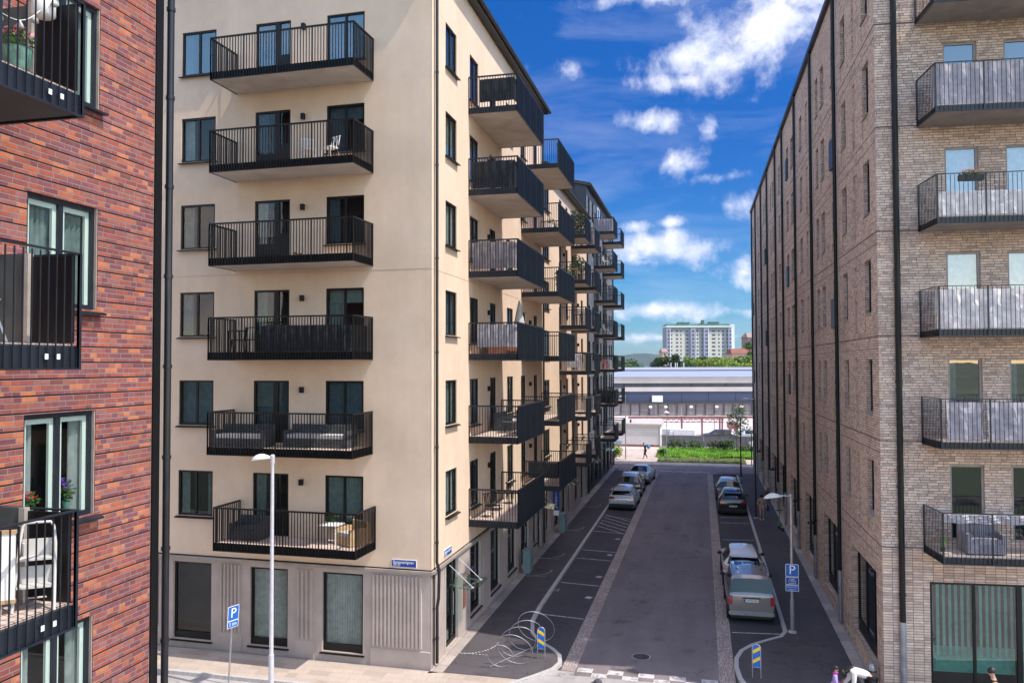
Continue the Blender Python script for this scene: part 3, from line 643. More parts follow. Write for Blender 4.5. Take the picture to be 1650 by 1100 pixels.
# dotted door-swing arcs on the pavement
for yc in (26.35, 36.6, 40.0, 47.0, 55.0, 63.0):
    for i in range(15):
        a = PI / 2 * i / 14; r_ = 1.15
        x = -8.25 + r_ * .95 * math.sin(a + .12); y = yc + r_ * (1 - math.cos(a + .12)) * 1.0 - .02
        b.quad((x - .035, y - .03, .008), (x + .035, y - .03, .008), (x + .035, y + .03, .008), (x - .035, y + .03, .008))
    for i in range(9):
        x = -8.2 + i * .115; b.quad((x, yc, .008), (x + .06, yc, .008), (x + .06, yc + .05, .008), (x, yc + .05, .008))
struct('road_marking', b, 'paint')
b = MB()
b.lathe([(.33, -.099), (.33, -.097)], -2.18, 27.7, 0, 28); b.lathe([(.28, -.097), (.28, -.0965)], -2.18, 27.7, 0, 28, m=1)
o = b.build('manhole_cover', ['corn', 'asphd']); tag(o, 'round iron manhole cover near the street mouth', 'manhole cover')
# far plaza, path, verge, yard
poly([(-90, 80.5), (120, 80.5), (120, 95), (-90, 95)], -.10, 'plaza', 'far_pavement')
poly([(-90, 95), (160, 95), (160, 260), (-90, 260)], -.096, 'yard', 'yard')
b = MB()
for i in range(24):
    for j in range(6):
        x0 = -5.1 + i * 1.9; y0 = 86.6 + j * 1.4
        f = lambda x, y: .02 + .12 * math.sin(x * .9 + y) + .10 * math.sin(x * .31 - y * 1.3)
        b.quad((x0, y0, f(x0, y0)), (x0 + 1.9, y0, f(x0 + 1.9, y0)), (x0 + 1.9, y0 + 1.4, f(x0 + 1.9, y0 + 1.4)), (x0, y0 + 1.4, f(x0, y0 + 1.4)))
struct('lawn_ground', b, 'grassg')
rnd = random.Random(3)
def blades(name, n, region, hmin, hmax, mat, wid=.05, label=None, cat=None):
    b = MB()
    for _ in range(n):
        x = rnd.uniform(region[0], region[1]); y = rnd.uniform(region[2], region[3]); h = rnd.uniform(hmin, hmax); a = rnd.uniform(0, PI); l = rnd.uniform(-.5, .5) * h
        dx, dy = math.cos(a) * wid, math.sin(a) * wid
        b._add([(x - dx, y - dy, -.05), (x + dx, y + dy, -.05), (x + l * .5, y + l * .3, h)], [(0, 1, 2)], 0)
    o = b.build(name, mat); o['kind'] = 'stuff'
    if label: o['label'] = label; o['category'] = cat
    return o
blades('grass', 9000, (-5.1, 14, 86.7, 94.8), .18, .42, 'grass', .06, 'bright green unmown grass on the strip before the fence', 'grass')
blades('verge_plants', 6000, (-4.7, 3.9, 82.8, 85.3), .05, .24, 'weed', .06, 'low pale weeds growing in the kerbside verge bed', 'ground cover')
blades('wall_weeds', 350, (5.0, 5.12, 26.5, 60), .04, .14, 'leafD', .02, 'small weeds along the foot of the beige brick wall', 'weeds')
poly([(-4.8, 82.7), (4.0, 82.7), (4.0, 85.4), (-4.8, 85.4)], -.06, flat('verge_soil', (.20, .17, .10), .9, var=.3, scale=3), 'verge_soil')

# ------------------------------------------------------------------ cream corner building
RA = V((-8.65, 24.75, 0))
A = thing('corner_building', 'cream plastered apartment block with black balconies and grey ribbed ground floor', 'building', RA)
FF = Face((-8.66, 24.74), (1, -.0195)); FS = Face((-8.65, 24.75), (0, 1))
ZT = [6.10 + 3.115 * k for k in range(6)]
ops = []; wins = []
def add_win(F, u0, u1, zt, h, **kw): ops.append((u0, u1, zt - h, zt)); wins.append((F, u0, zt - h, u1 - u0, h, kw))
curs1 = [('both', 'cur'), ('blind', 'curb'), ('left', 'cur'), ('left', 'cur'), ('left', 'curw'), ('both', 'curb')]
curs2 = [('left', 'cur'), ('blind', 'curb'), ('left', 'cur'), ('left', 'curw'), ('left', 'curb'), ('full', 'curb')]
curs3 = [('full', 'cur'), ('blind', 'curb'), ('half', 'cur'), ('left', 'curb'), ('half', 'curb'), ('full', 'curb')]
for k, zt in enumerate(ZT):
    for (X0, X1, h, kd, cu) in ((-18.16, -16.76, 1.58, 'two', curs1[k]), (-15.18, -13.81, 2.12, 'door', curs2[k]), (-12.44, -11.04, 1.62, 'two', curs3[k])):
        add_win(FF, X0 + 8.66, X1 + 8.66, zt - (.0 if k else .05) + .05, h, kind=kd, cur=cu[0], cmat=cu[1], sill=(kd == 'two'), pane='paneb' if k == 5 else 'pane')
opsF = [o for o in ops]; winsF = list(wins)
mb = MB(); wall(mb, FF, -13.5, 0, 3.16, 23.9, opsF, .10, RA)
ops = []; wins = []
for k, zt in enumerate(ZT):
    z_ = zt + .04
    for (Y0, Y1, h, kd, cu) in ((26.22, 27.5, 1.55, 'two', 'full'), (29.17, 30.37, 1.75, 'two', 'left'), (32.07, 33.1, 2.12, 'door', 'right'), (35.02, 36.2, 1.65, 'two', 'full'), (37.85, 38.9, 1.7, 'two', 'left'), (40.85, 41.8, 2.12, 'door', None)):
        add_win(FS, Y0 - 24.75, Y1 - 24.75, z_, h, kind=kd, cur=cu if (k + int(Y0)) % 3 else 'full', cmat=['cur', 'curb', 'curw'][(k + int(Y0)) % 3], sill=(kd == 'two'), pane='pane')
opsS = ops; winsS = wins
wall(mb, FS, 0, 18.35, 3.16, 23.75, opsS, .10, RA)
mb.quad((-13.5, 0, 23.9), (0, 0, 23.9), (0, 18, 23.9), (-13.5, 18, 23.9)); mb.quad((0, 18.35, 0), (-13, 18.35, 0), (-13, 18.35, 23.7), (0, 18.35, 23.7))
mb.build('wall', 'cream', A)
# joints in the render, thin recess lines
jb = MB()
for z in (12.95,):
    p, q = FF.p(-13.5, .003, z) - RA, FF.p(0, .003, z) - RA; jb.bar(p, q, .006, .012); jb.bar(FS.p(0, .003, z) - RA, FS.p(18.3, .003, z) - RA, .006, .012)
jb.build('render_joint', flat('joint_grey', (.45, .38, .30)), A)
cb = MB()
def band(F, u0, u1, z0, z1, o0, o1, m=0):
    P = lambda u, o, z: F.p(u, o, z) - RA
    cb.hexa([P(u0, o1, z0), P(u1, o1, z0), P(u1, o0, z0), P(u0, o0, z0), P(u0, o1, z1), P(u1, o1, z1), P(u1, o0, z1), P(u0, o0, z1)], m)
band(FF, -13.5, .09, 3.03, 3.12, 0, .10); band(FS, .0, 18.3, 3.03, 3.12, 0, .10); cb.build('cornice', 'corn', A)
# ground floor: front piers with ribs, panels round the windows
gops = [(-18.33 + 8.66, -16.78 + 8.66, .22, 2.90), (-15.27 + 8.66, -13.81 + 8.66, .24, 2.88), (-12.53 + 8.66, -11.04 + 8.66, .26, 2.88)]
gb = MB(); wall(gb, FF, -13.5, 0, -.1, 3.05, gops, .22, RA)
def rib(u0, u1):
    n = int((u1 - u0) / .135)
    for i in range(n):
        u = u0 + (i + .5) * (u1 - u0) / n
        P = lambda a, o, z: FF.p(a, o, z) - RA
        gb.hexa([P(u - .03, .055, .62), P(u + .03, .055, .62), P(u + .045, 0, .62), P(u - .045, 0, .62), P(u - .03, .055, 2.93), P(u + .03, .055, 2.93), P(u + .045, 0, 2.93), P(u - .045, 0, 2.93)])
rib(-13.4, -18.62 + 8.66); rib(-16.45 + 8.66, -15.6 + 8.66); rib(-13.5 + 8.66, -12.85 + 8.66); rib(-10.72 + 8.66, -.28)
for (a, b_) in ((-13.5, -9.95), (-7.82, -6.9), (-4.86, -4.15), (-2.1, -.0)):
    P = lambda u, o, z: FF.p(u, o, z) - RA
    gb.hexa([P(a, .03, -.1), P(b_, .03, -.1), P(b_, 0, -.1), P(a, 0, -.1), P(a, .03, .52), P(b_, .03, .52), P(b_, 0, .55), P(a, 0, .55)])
sops = [(26.29 - 24.75, 27.66 - 24.75, .06, 2.98), (29.2 - 24.75, 30.66 - 24.75, .36, 2.92), (32.1 - 24.75, 33.7 - 24.75, .36, 2.92), (35.1 - 24.75, 36.7 - 24.75, .36, 2.92), (37.75 - 24.75, 39.5 - 24.75, .05, 2.92), (40.6 - 24.75, 41.4 - 24.75, .5, 2.9), (41.7 - 24.75, 42.6 - 24.75, .05, 2.92)]
wall(gb, FS, 0, 18.35, -.1, 3.05, sops, .24, RA)
for y in (1.35, 3.1, 4.3, 6.3, 7.3, 9.3, 12.2, 15.2): gb.box(-.0, .012, y, y + .02, 0, 3.03)
gb.build('ground_floor_cladding', 'clad', A)
for i, o in enumerate(gops): window(A, FF.p(o[0], -.10, o[2]) - RA, FF.rot, o[1] - o[0], o[3] - o[2], kind='shop', cur='full' if i else None, cmat='curw', sill=True, name='shop_window', fw=.08)
for i, o in enumerate(sops):
    if i in (0, 4, 6):
        wd = o[1] - o[0]; h = o[3] - o[2]
        def dm():
            b = MB(); b.box(0, .07, 0, .09, 0, h); b.box(wd - .07, wd, 0, .09, 0, h); b.box(.07, wd - .07, 0, .09, h - .09, h); b.box(.07, wd - .07, 0, .09, 0, .14); b.box(wd * .62 - .06, wd * .62 + .06, -.01, .08, .14, h - .09)
            b.box(.07, wd * .62 - .06, .01, .07, 1.0, 1.06); b.box(.07, wd * .62 - .06, .01, .07, 1.95, 2.0); return b.mesh('entrance_door', 'black')
        d = link('entrance_door', dm(), A, FS.p(o[0], -.10, o[2]) - RA, FS.rot)
        p = MB(); p.box(.06, wd - .06, .035, .045, .1, h - .06); p.build('pane', 'paneg', d)
        hb = MB(); hb.tube([(wd * .68, -.06, .95), (wd * .68, -.06, 1.75)], .014); hb.tube([(wd * .68, -.06, 1.05), (wd * .68, 0, 1.05)], .01); hb.tube([(wd * .68, -.06, 1.65), (wd * .68, 0, 1.65)], .01); hb.build('handle', 'steel', d)
    else: window(A, FS.p(o[0], -.10, o[2]) - RA, FS.rot, o[1] - o[0], o[3] - o[2], kind='shop', cur=None, sill=True, name='shop_window', fw=.08, pane='paneg')
for (F, u0, z, w_, h, kw) in winsF + winsS: window(A, F.p(u0, -.035, z) - RA, F.rot, w_, h, **kw)
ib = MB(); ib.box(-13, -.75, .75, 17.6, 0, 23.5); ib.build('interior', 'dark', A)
rb = MB()
rb.hexa([(-13.5, -.37, 23.86), (.36, -.37, 23.62), (.36, 18.5, 23.62), (-13.5, 18.5, 23.86), (-13.5, -.37, 24.1), (.36, -.37, 23.80), (.36, 18.5, 23.80), (-13.5, 18.5, 24.1)])
rb.hexa([(-6, -.4, 23.9), (.45, -.4, 23.75), (.45, 18.55, 23.75), (-6, 18.55, 23.9), (-6, -.4, 26.0), (.45, -.4, 23.90), (.45, 18.55, 23.90), (-6, 18.55, 26.0)])
rb.tube([(.45, -.35, 23.72), (.45, 18.55, 23.72)], .075, 8)
rf = rb.build('roof', 'roof', A)
sb_ = MB(); sb_.box(-13.4, .3, -.24, 0.0, 23.70, 23.84); sb_.build('eave_soffit', 'clad', rf)
def pipe(parent, root, pts, r=.052, name='downpipe', brackets=3.1, mat='pipe'):
    b = MB(); pp = [V(p) - root for p in pts]; b.tube(pp, r, 10)
    z = min(p.z for p in pp) + .8; zt = max(p.z for p in pp)
    while z < zt:
        c = None
        for a, q in zip(pp, pp[1:]):
            if min(a.z, q.z) <= z <= max(a.z, q.z) and abs(a.z - q.z) > .1: f = (z - a.z) / (q.z - a.z); c = a.lerp(q, f)
        if c is not None: b.lathe([(r + .014, -.03), (r + .014, .03)], c.x, c.y, c.z, 10)
        z += brackets
    return b.build(name, mat, parent, smooth=True, sharp=40)
pipe(A, RA, [(-8.55, 25.02, 23.6), (-8.55, 25.02, 3.35), (-8.48, 25.05, 3.1), (-8.5, 25.05, 2.2), (-8.55, 25.05, 1.9), (-8.55, 25.05, .1)])
pipe(A, RA, [(-8.60, 24.88, 3.0), (-8.60, 24.88, .1)], .028, brackets=1.0)
pipe(A, RA, [(-8.56, 43.05, 23.6), (-8.56, 43.05, .1)])
# wall lamps on the facades
def wall_lamp(parent, root, F, u, z):
    b = MB(); b.box(-.06, .06, -.13, 0, 0, .20); b.box(-.045, .045, -.04, 0, .05, .15)
    return link('wall_lamp', cached('wl', lambda: b.mesh('wall_lamp', 'black')), parent, F.p(u, .001, z) - root, F.rot)
for k, zt in enumerate(ZT):
    wall_lamp(A, RA, FF, -13.3 + 8.66, zt - .36 if k != 1 else zt - .36); wall_lamp(A, RA, FS, 31.75 - 24.75, zt - .5); wall_lamp(A, RA, FS, 39.7 - 24.75, zt - .5)
# street name plates
def name_plate(parent, root, F, u, z, w_, h):
    b = MB(); b.box(-.015, w_ + .015, -.022, 0, -.015, h + .015, 1); b.box(0, w_, -.027, -.0225, 0, h, 0)
    o = b.build('street_name_plate', ['blued', 'wht'], parent, F.p(u, .002, z) - root, F.rot)
    text_part('lettering', 'Bosonspelgatan', .135, 'wht', o, (.04, -.029, h * .68), (PI / 2, 0, 0), 'LEFT', .001, .86)
    text_part('house_numbers', '29-27', .125, 'wht', o, (.04, -.029, h * .28), (PI / 2, 0, 0), 'LEFT', .001, .9)
name_plate(A, RA, FF, -10.0 + 8.66, 3.22, .84, .22); name_plate(A, RA, FS, 26.0 - 24.75, 3.28, .8, .22)
# notice board beside the door
b = MB(); b.box(-.12, .12, -.04, 0, 0, 1.25); b.build('notice_board', flat('brown_board', (.22, .09, .06)), A, FS.p(28.35 - 24.75, .001, .95) - RA, FS.rot)
# glass door canopies
def canopy(parent, root, F, u, z, w_, d=1.0, tilt=.12):
    b = MB(); b.hexa([(0, 0, tilt), (w_, 0, tilt), (w_, 0, tilt + .016), (0, 0, tilt + .016), (0, -d, 0), (w_, -d, 0), (w_, -d, .016), (0, -d, .016)])
    o = b.build('door_canopy', 'frost', parent, F.p(u, .0, z) - root, F.rot)
    r = MB()
    for x in (w_ * .2, w_ * .8): r.tube([(x, 0, .75), (x, -d * .85, .03)], .011); r.box(x - .04, x + .04, -d * .88, -d * .8, .02, .045); r.tube([(x, 0, tilt - .03), (x, -d * .85, .0)], .008)
    r.build('tie_rod', 'steell', o)
    return o
canopy(A, RA, FS, 26.3 - 24.75, 2.12, 1.75); canopy(A, RA, FS, 41.5 - 24.75, 2.2, 1.4, .9)
# balconies
Bal = {}
for k, zt in enumerate(ZT):
    x0 = (-15.66 if k == 0 else -15.92); x1 = (-10.6 if k == 0 else -10.72)
    Bal['F', k] = balcony(A, FF.p(x0 + 8.66, 0, zt - 2.37) - RA, FF.rot, x1 - x0, 1.5, 'A')
    Bal['S', k] = balcony(A, FS.p(28.98 - 24.75, 0, zt - 2.37) - RA, FS.rot, 4.95, 1.9, 'B')
    Bal['T', k] = balcony(A, FS.p(37.95 - 24.75, 0, zt - 2.37) - RA, FS.rot, 4.8, 1.85, 'B')
w5, d5 = 5.2, 1.5
screen(Bal['F', 2], [(1.85, -d5 + .09), (w5 - .09, -d5 + .09), (w5 - .09, -.25)], .27, 1.12, 'scrd', .02, .3, seed=2)
screen(Bal['S', 5], [(.09, -.4), (.09, -1.78), (4.8, -1.78)], .45, 1.33, 'scrd', .012, .35, seed=5)
screen(Bal['S', 4], [(.09, -.12), (.09, -1.78), (4.8, -1.78)], .28, 1.3, 'scrd', .012, .3, seed=6)
screen(Bal['S', 3], [(.09, -.12), (.09, -1.78), (4.8, -1.78)], .34, 1.34, 'scrp', .02, .27, seed=7)
screen(Bal['S', 2], [(.09, -.3), (.09, -1.78), (4.8, -1.78)], .5, 1.34, 'scrg', .02, .24, seed=8)
screen(Bal['S', 1], [(4.8, -1.78), (.2, -1.78)], .28, 1.25, 'scrd', .006, .5, seed=9)
screen(Bal['T', 1], [(4.7, -1.74), (.09, -1.74)], .28, 1.3, 'scrd', .006, .5, seed=10)
screen(Bal['T', 0], [(.09, -.3), (.09, -1.74), (4.7, -1.74)], .6, 1.35, 'scrd', .006, .5, seed=10)
screen(Bal['T', 3], [(.09, -1.74), (4.7, -1.74)], .28, 1.3, 'scrd', .01, .5, seed=11)

# ------------------------------------------------------------------ long block behind (cream part, then slate part)
RB = V((-8.65, 43.15, 0))
Bd = thing('apartment_block', 'long block beyond the corner building, cream then slate clad, with stacked black balconies', 'building', RB)
FB = Face((-8.65, 43.15), (0, 1)); B0 = 43.15
ZB = [3.6 + 2.78 * k for k in range(7)]     # slab undersides
ops = []; wins = []
def addb(Y0, Y1, zb, h, **kw): ops.append((Y0 - B0, Y1 - B0, zb, zb + h)); wins.append((FB, Y0 - B0, zb, Y1 - Y0, h, kw))
cs = [('full', 'cur'), ('left', 'curw'), (None, 'cur'), ('right', 'cur'), ('full', 'curb')]
for k in range(6):
    zf = ZB[k] + .3; c = cs[k % 5]
    addb(43.75, 45.2, zf + .75, 1.5, kind='two', cur=c[0], cmat=c[1]); addb(48.5, 49.4, zf, 2.2, kind='door', cur=None, sill=False)
    addb(50.9, 51.7, zf + .7, 1.5, kind='two', cur=c[0], cmat=c[1]); addb(53.3, 54.3, zf, 2.2, kind='door', cur=None, sill=False); addb(57.3, 58.3, zf + .7, 1.5, kind='plain', cur=c[0], cmat=c[1])
for k in range(7):
    zf = ZB[k] + .3; c = cs[(k + 2) % 5]
    for Y in (61.2, 63.4, 65.9, 68.3, 70.2, 72.3, 74.6, 76.2): addb(Y, Y + .95, zf + (.0 if Y in (65.9, 70.2) else .6), 2.1 if Y in (65.9, 70.2) else 1.55, kind='plain', cur=c[0], cmat=c[1], sill=False)
oc = [o for o in ops if o[0] < 60.3 - B0]; osl = [o for o in ops if o[0] >= 60.3 - B0]
mb = MB(); wall(mb, FB, 0, 17.15, 3.1, 20.9, oc, .1, RB); mb.quad((0, 0, 3), (-13, 0, 3), (-13, 0, 21), (0, 0, 21)); mb.build('wall', 'cream', Bd)
mb = MB(); wall(mb, FB, 17.15, 34.5, 3.1, 23.45, osl, .12, RB); mb.quad((0, 34.5, 0), (-13, 34.5, 0), (-13, 34.5, 23.4), (0, 34.5, 23.4)); mb.build('slate_wall', 'slate', Bd)
mb = MB(); mb.quad((.002, 17.15, 20.9), (-8, 17.15, 20.9), (-8, 17.15, 25.2), (.002, 17.15, 23.5))
for i in range(9): mb.box(-.9 * i - .02, -.9 * i + .0, 17.11, 17.15, 20.9, 23.4 + .2 * i)
mb.build('gable_cladding', 'seam', Bd)
mb = MB(); mb.hexa([(-13, -.1, 21.9), (.34, -.1, 20.75), (.34, 17.1, 20.75), (-13, 17.1, 21.9), (-13, -.1, 22.1), (.34, -.1, 20.98), (.34, 17.1, 20.98), (-13, 17.1, 22.1)])
mb.hexa([(-13, 17.0, 26.2), (.34, 17.0, 23.35), (.34, 34.7, 23.35), (-13, 34.7, 26.2), (-13, 17.0, 26.5), (.34, 17.0, 23.6), (.34, 34.7, 23.6), (-13, 34.7, 26.5)])
mb.tube([(.38, -.1, 20.85), (.38, 17.1, 20.85)], .07); mb.tube([(.38, 17.0, 23.45), (.38, 34.7, 23.45)], .07)
mb.build('roof', 'roof', Bd)
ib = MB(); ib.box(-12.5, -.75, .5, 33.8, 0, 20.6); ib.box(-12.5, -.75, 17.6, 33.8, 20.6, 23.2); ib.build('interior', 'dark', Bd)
sops = []
for i, Y in enumerate([44.0, 46.6, 49.0, 51.5, 54.2, 56.9, 59.3, 62.0, 64.6, 67.2, 69.8, 72.4, 75.0]): sops.append((Y - B0, Y - B0 + (1.7 if i % 3 else 1.1), .1 if i % 2 else .4, 2.85))
gb = MB(); wall(gb, FB, 0, 17.15, -.1, 3.1, [o for o in sops if o[0] < 17], .3, RB); gb.build('ground_floor_cladding', 'clad', Bd)
gb = MB(); wall(gb, FB, 17.15, 34.5, -.1, 3.1, [o for o in sops if o[0] > 17], .3, RB)
gb.build('ground_floor_slate', 'seam', Bd)
for i, o in enumerate(sops): window(Bd, FB.p(o[0], -.15, o[2]) - RB, FB.rot, o[1] - o[0], o[3] - o[2], kind='shop', sill=False, name='shop_window', fw=.09, pane='paneg')
for (F, u0, z, w_, h, kw) in wins: window(Bd, F.p(u0, -.04, z) - RB, F.rot, w_, h, **kw)
for u in (17.15, 34.4): pipe(Bd, RB, [(-8.57, B0 + u, 23.4 if u > 18 else 20.8), (-8.57, B0 + u, .1)], .06)
for Y in (46.0, 50.2, 53.0, 56.2, 59.0, 62.5, 66.0, 69.4, 72.8):   # slim posts carrying the balconies
    pass
for k in range(6):
    Bal['U', k] = balcony(Bd, FB.p(48.35 - B0, 0, ZB[k]) - RB, FB.rot, 2.5, 1.62, 'B', H=1.35)
    Bal['W', k] = balcony(Bd, FB.p(52.9 - B0, 0, ZB[k]) - RB, FB.rot, 2.4, 1.62, 'B', H=1.35)
for k in range(7):
    Bal['X', k] = balcony(Bd, FB.p(64.3 - B0, 0, ZB[k]) - RB, FB.rot, 2.8, 1.62, 'B', H=1.35)
    Bal['Y', k] = balcony(Bd, FB.p(70.0 - B0, 0, ZB[k]) - RB, FB.rot, 2.8, 1.62, 'B', H=1.35)
screen(Bal['W', 5], [(.09, -.3), (.09, -1.52), (2.3, -1.52)], .3, 1.33, 'scrp', .03, .28, seed=21)
screen(Bal['X', 6], [(.09, -.2), (.09, -1.52), (2.6, -1.52)], .28, 1.25, 'scrg', .02, .22, seed=22)
screen(Bal['U', 2], [(.09, -.4), (.09, -1.4)], .45, 1.3, 'scrw', .02, .26, seed=23)
screen(Bal['X', 1], [(.09, -.2), (.09, -1.52), (2.6, -1.52)], .28, 1.3, 'scrd', .01, .4, seed=24)
screen(Bal['T', 5], [(4.7, -1.74), (.3, -1.74)], .3, 1.33, 'scrd', .006, .5, seed=25)
for k in range(6):
    wall_lamp(Bd, RB, FB, 49.9 - B0, ZB[k] + 1.9); wall_lamp(Bd, RB, FB, 55.6 - B0, ZB[k] + 1.9)
for i, Y in enumerate((47.2, 58.2, 66.5, 73.0)): canopy(Bd, RB, FB, Y - B0, 2.6, 2.2, 1.2)
# shop sign hanging by the facade
b = MB(); b.box(0, .75, -.04, .04, 0, 2.0); so_ = b.build('hanging_shop_sign', 'blued', Bd, V((-8.6, 44.9, 1.2)) - RB, 0)
so_.location = V((-8.55, 45.6, 1.45)) - RB; so_.scale = (.5, 1, .62)
text_part('lettering', 'P\nI\nZ\nZ\nA', .42, 'wht', so_, (.38, -.045, 1.05), (PI / 2, 0, 0), 'CENTER', .002, 1.1)
b = MB(); b.box(.05, .7, -.055, -.043, -.5, -.05); b.build('white_panel', 'wht', so_)

# ------------------------------------------------------------------ red brick building, near left
RL = V((-8.65, 11.18, 0))
Lb = thing('brick_building', 'near red brick building with dark balconies and white framed windows', 'building', RL)
FL = Face((-8.65, 0), (0, 1))
ZL = [6.2 + 2.952 * k for k in range(-1, 5)]
lops = [(8.70, 9.97, z - 1.5, z) for z in ZL]
mb = MB(); wall(mb, FL, 1.0, 11.18, -.1, 24, lops, .13, RL)
mb.quad((0, 0, -.1), (-14, 0, -.1), (-14, 0, 24), (0, 0, 24)); mb.quad((0, 0, 24), (0, -10, 24), (-14, -10, 24), (-14, 0, 24)); mb.quad((0, -10.18, -.1), (-14, -10.18, -.1), (-14, -10.18, 24), (0, -10.18, 24))
mb.build('wall', 'redb', Lb)
mb = MB(); mb.box(-13.9, .15, -10.3, .15, 24.01, 24.25); mb.build('roof', 'roof', Lb)
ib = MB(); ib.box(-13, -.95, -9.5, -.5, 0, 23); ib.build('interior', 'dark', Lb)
for i, o in enumerate(lops):
    rv = MB(); P = lambda u, oo, z: FL.p(u, oo, z) - RL
    rv.hexa([P(9.955, -.115, o[2]), P(9.968, -.115, o[2]), P(9.968, -.012, o[2]), P(9.955, -.012, o[2]), P(9.955, -.115, o[3]), P(9.968, -.115, o[3]), P(9.968, -.012, o[3]), P(9.955, -.012, o[3])])
    wo_ = window(Lb, FL.p(o[0], -.055, o[2]) - RL, FL.rot, o[1] - o[0], 1.5, kind='two', cur=['left', 'both', 'both', 'full', 'full', 'full'][i], cmat='curw' if i < 3 else 'cur', inner=True, fw=.07, pane='pane', frame='black2')
    rv.build('reveal_trim', flat('reveal_trim_grey', (.36, .31, .27)) if i == 0 else bpy.data.materials['reveal_trim_grey'], Lb)
mb = MB(); mb.box(.0, .03, .005, .17, -.1, 24); mb.build('corner_shadow_strip', 'black', Lb)  # black strip stands in for the shadow gap beside the downpipe
pipe(Lb, RL, [(-8.57, 11.46, 24), (-8.57, 11.46, .1)], .058, brackets=1.48)
for k, (zt) in enumerate([8.11 - 2.96, 8.11, 11.11, 14.09, 17.07]):
    Bal['L', k] = balcony(Lb, FL.p(3.9, 0, zt - 1.34) - RL, FL.rot, 4.06, 1.5, 'L', H=1.34)
    pm = MB(); pm.box(3.99, 4.02, -1.47, -.86, .29, 1.32); pm.build('end_screen', 'black', Bal['L', k])
    pm = MB(); pm.box(3.96, 4.0, -.82, -.12, .29, 1.36); pm.box(3.94, 4.02, -.88, -.80, .29, 1.36, 1); pm.build('privacy_panel', [flat('dark_grey_board', (.075, .08, .078)) if k == 0 else bpy.data.materials['dark_grey_board'], bpy.data.materials['reveal_trim_grey']], Bal['L', k])
    st = MB()
    for x in (2.3, 2.45, 3.55, 3.72): st.box(x, x + .045, -1.515, -1.51, .10, .16)
    st.build('mounting_plate', 'wht', Bal['L', k])

# ------------------------------------------------------------------ beige brick building, right
RC = V((5.08, 25.88, 0))
Cb = thing('long_brick_building', 'long beige brick building on the right with narrow windows and black downpipes', 'building', RC)
DD = V((-.0107, 1, 0)).normalized()
FW = Face((5.08, 25.88), (-DD.x, -DD.y))        # street side; u is negative going away
RD = (math.cos(math.radians(5.2)), math.sin(math.radians(5.2)))
FR = Face((5.08, 25.88), RD)
ZR = [6.80 + 3.14 * k for k in range(6)]
def uY(Y): return -(Y - 25.88) / DD.y
cols_w = [(26.82, 27.77), (30.73, 31.6), (32.95, 33.83), (35.66, 36.57), (37.29, 38.04), (42.78, 43.71), (46.45, 47.64), (48.83, 49.95), (53.51, 54.48), (57.81, 58.8), (59.59, 60.4), (63.9, 64.9), (65.57, 66.4), (71.3, 72.4), (75.4, 76.3), (77.2, 78.1)]
cols_n = [(29.03, 29.46, .04), (40.6, 41.3, .04)]
slots = [(uY(b_), uY(a), z - 1.68, z, .20) for (a, b_) in cols_w for z in ZR]
nich = [(uY(b_), uY(a), z - 2.25, z, .07, 1) for (a, b_, d_) in cols_n for z in ZR]
mb = MB(); wall(mb, FW, uY(79.6), 0, 3.5, 24.2, slots + nich, .26, RC)
fslots = [(u, u + .95, z - 2.2, z + .02, .14) for u in (1.93, 3.62) for z in ZR[1:]] + [(u, u + .95, ZR[0] - 2.2, ZR[0] + .02, .14) for u in (1.93, 3.62)] + [(5.6, 6.55, z - 2.2, z, .14) for z in ZR]
wall(mb, FR, 0, 16, 4.36, 24.2, fslots, .14, RC)
mb.quad(FW.p(uY(79.6), 0, -.1) - RC, FW.p(uY(79.6), -14, -.1) - RC, FW.p(uY(79.6), -14, 24.2) - RC, FW.p(uY(79.6), 0, 24.2) - RC)
mb.build('wall', 'beib', Cb)
gop = [(uY(b_), uY(a), .45, 3.42) for a, b_ in ((26.7, 30.6), (33.45, 37.0), (39.5, 42.9), (45.8, 49.4), (52.3, 55.6), (57.4, 61.2), (63.4, 66.6), (69.4, 72.8), (75.4, 78.4))]
mb = MB(); wall(mb, FW, uY(79.6), 0, -.1, 3.5, [g_ + (.34,) for g_ in gop], .34, RC)
fg = [(1.32, 6.4, .3, 3.38, .12)]
wall(mb, FR, 0, 16, -.1, 4.36, fg, .12, RC); mb.build('ground_floor_wall', 'beis', Cb)
mb = MB()
for z in (4.36, 7.51, 10.62, 13.78, 16.92, 20.06):
    mb.bar(FR.p(0, .0, z) - RC, FR.p(16, .0, z) - RC, .012, .022); mb.bar(FW.p(uY(79.6), .0, z) - RC, FW.p(0, .0, z) - RC, .012, .022)
    mb.bar(FW.p(uY(79.6), .0, z - .37) - RC, FW.p(0, .0, z - .37) - RC, .008, .014)
for (a, b_) in cols_w[:8]:
    for z in ZR: mb.bar(FW.p(uY(b_) + .02, 0, z - 1.75) - RC, FW.p(uY(b_) + .02, 0, z - 2.25) - RC, .010, .014)
mb.build('expansion_joint', 'groove', Cb)
mb = MB(); o_ = .16
c0, c1, c2, c3 = FW.p(uY(79.8), o_, 0) - RC, FW.p(.12, o_, 0) - RC, FR.p(16, .1, 0) - RC, FW.p(uY(79.8), -14, 0) - RC
for z0, z1 in ((24.2, 24.42),): mb.prism([(p.x, p.y) for p in (c0, c1, c2, c3)], z0, z1)
mb.build('roof', 'roof', Cb)
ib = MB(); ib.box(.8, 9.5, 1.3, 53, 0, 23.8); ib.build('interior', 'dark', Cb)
cw = sorted([s for s in slots], key=lambda s: -s[0])
bulk = MB()
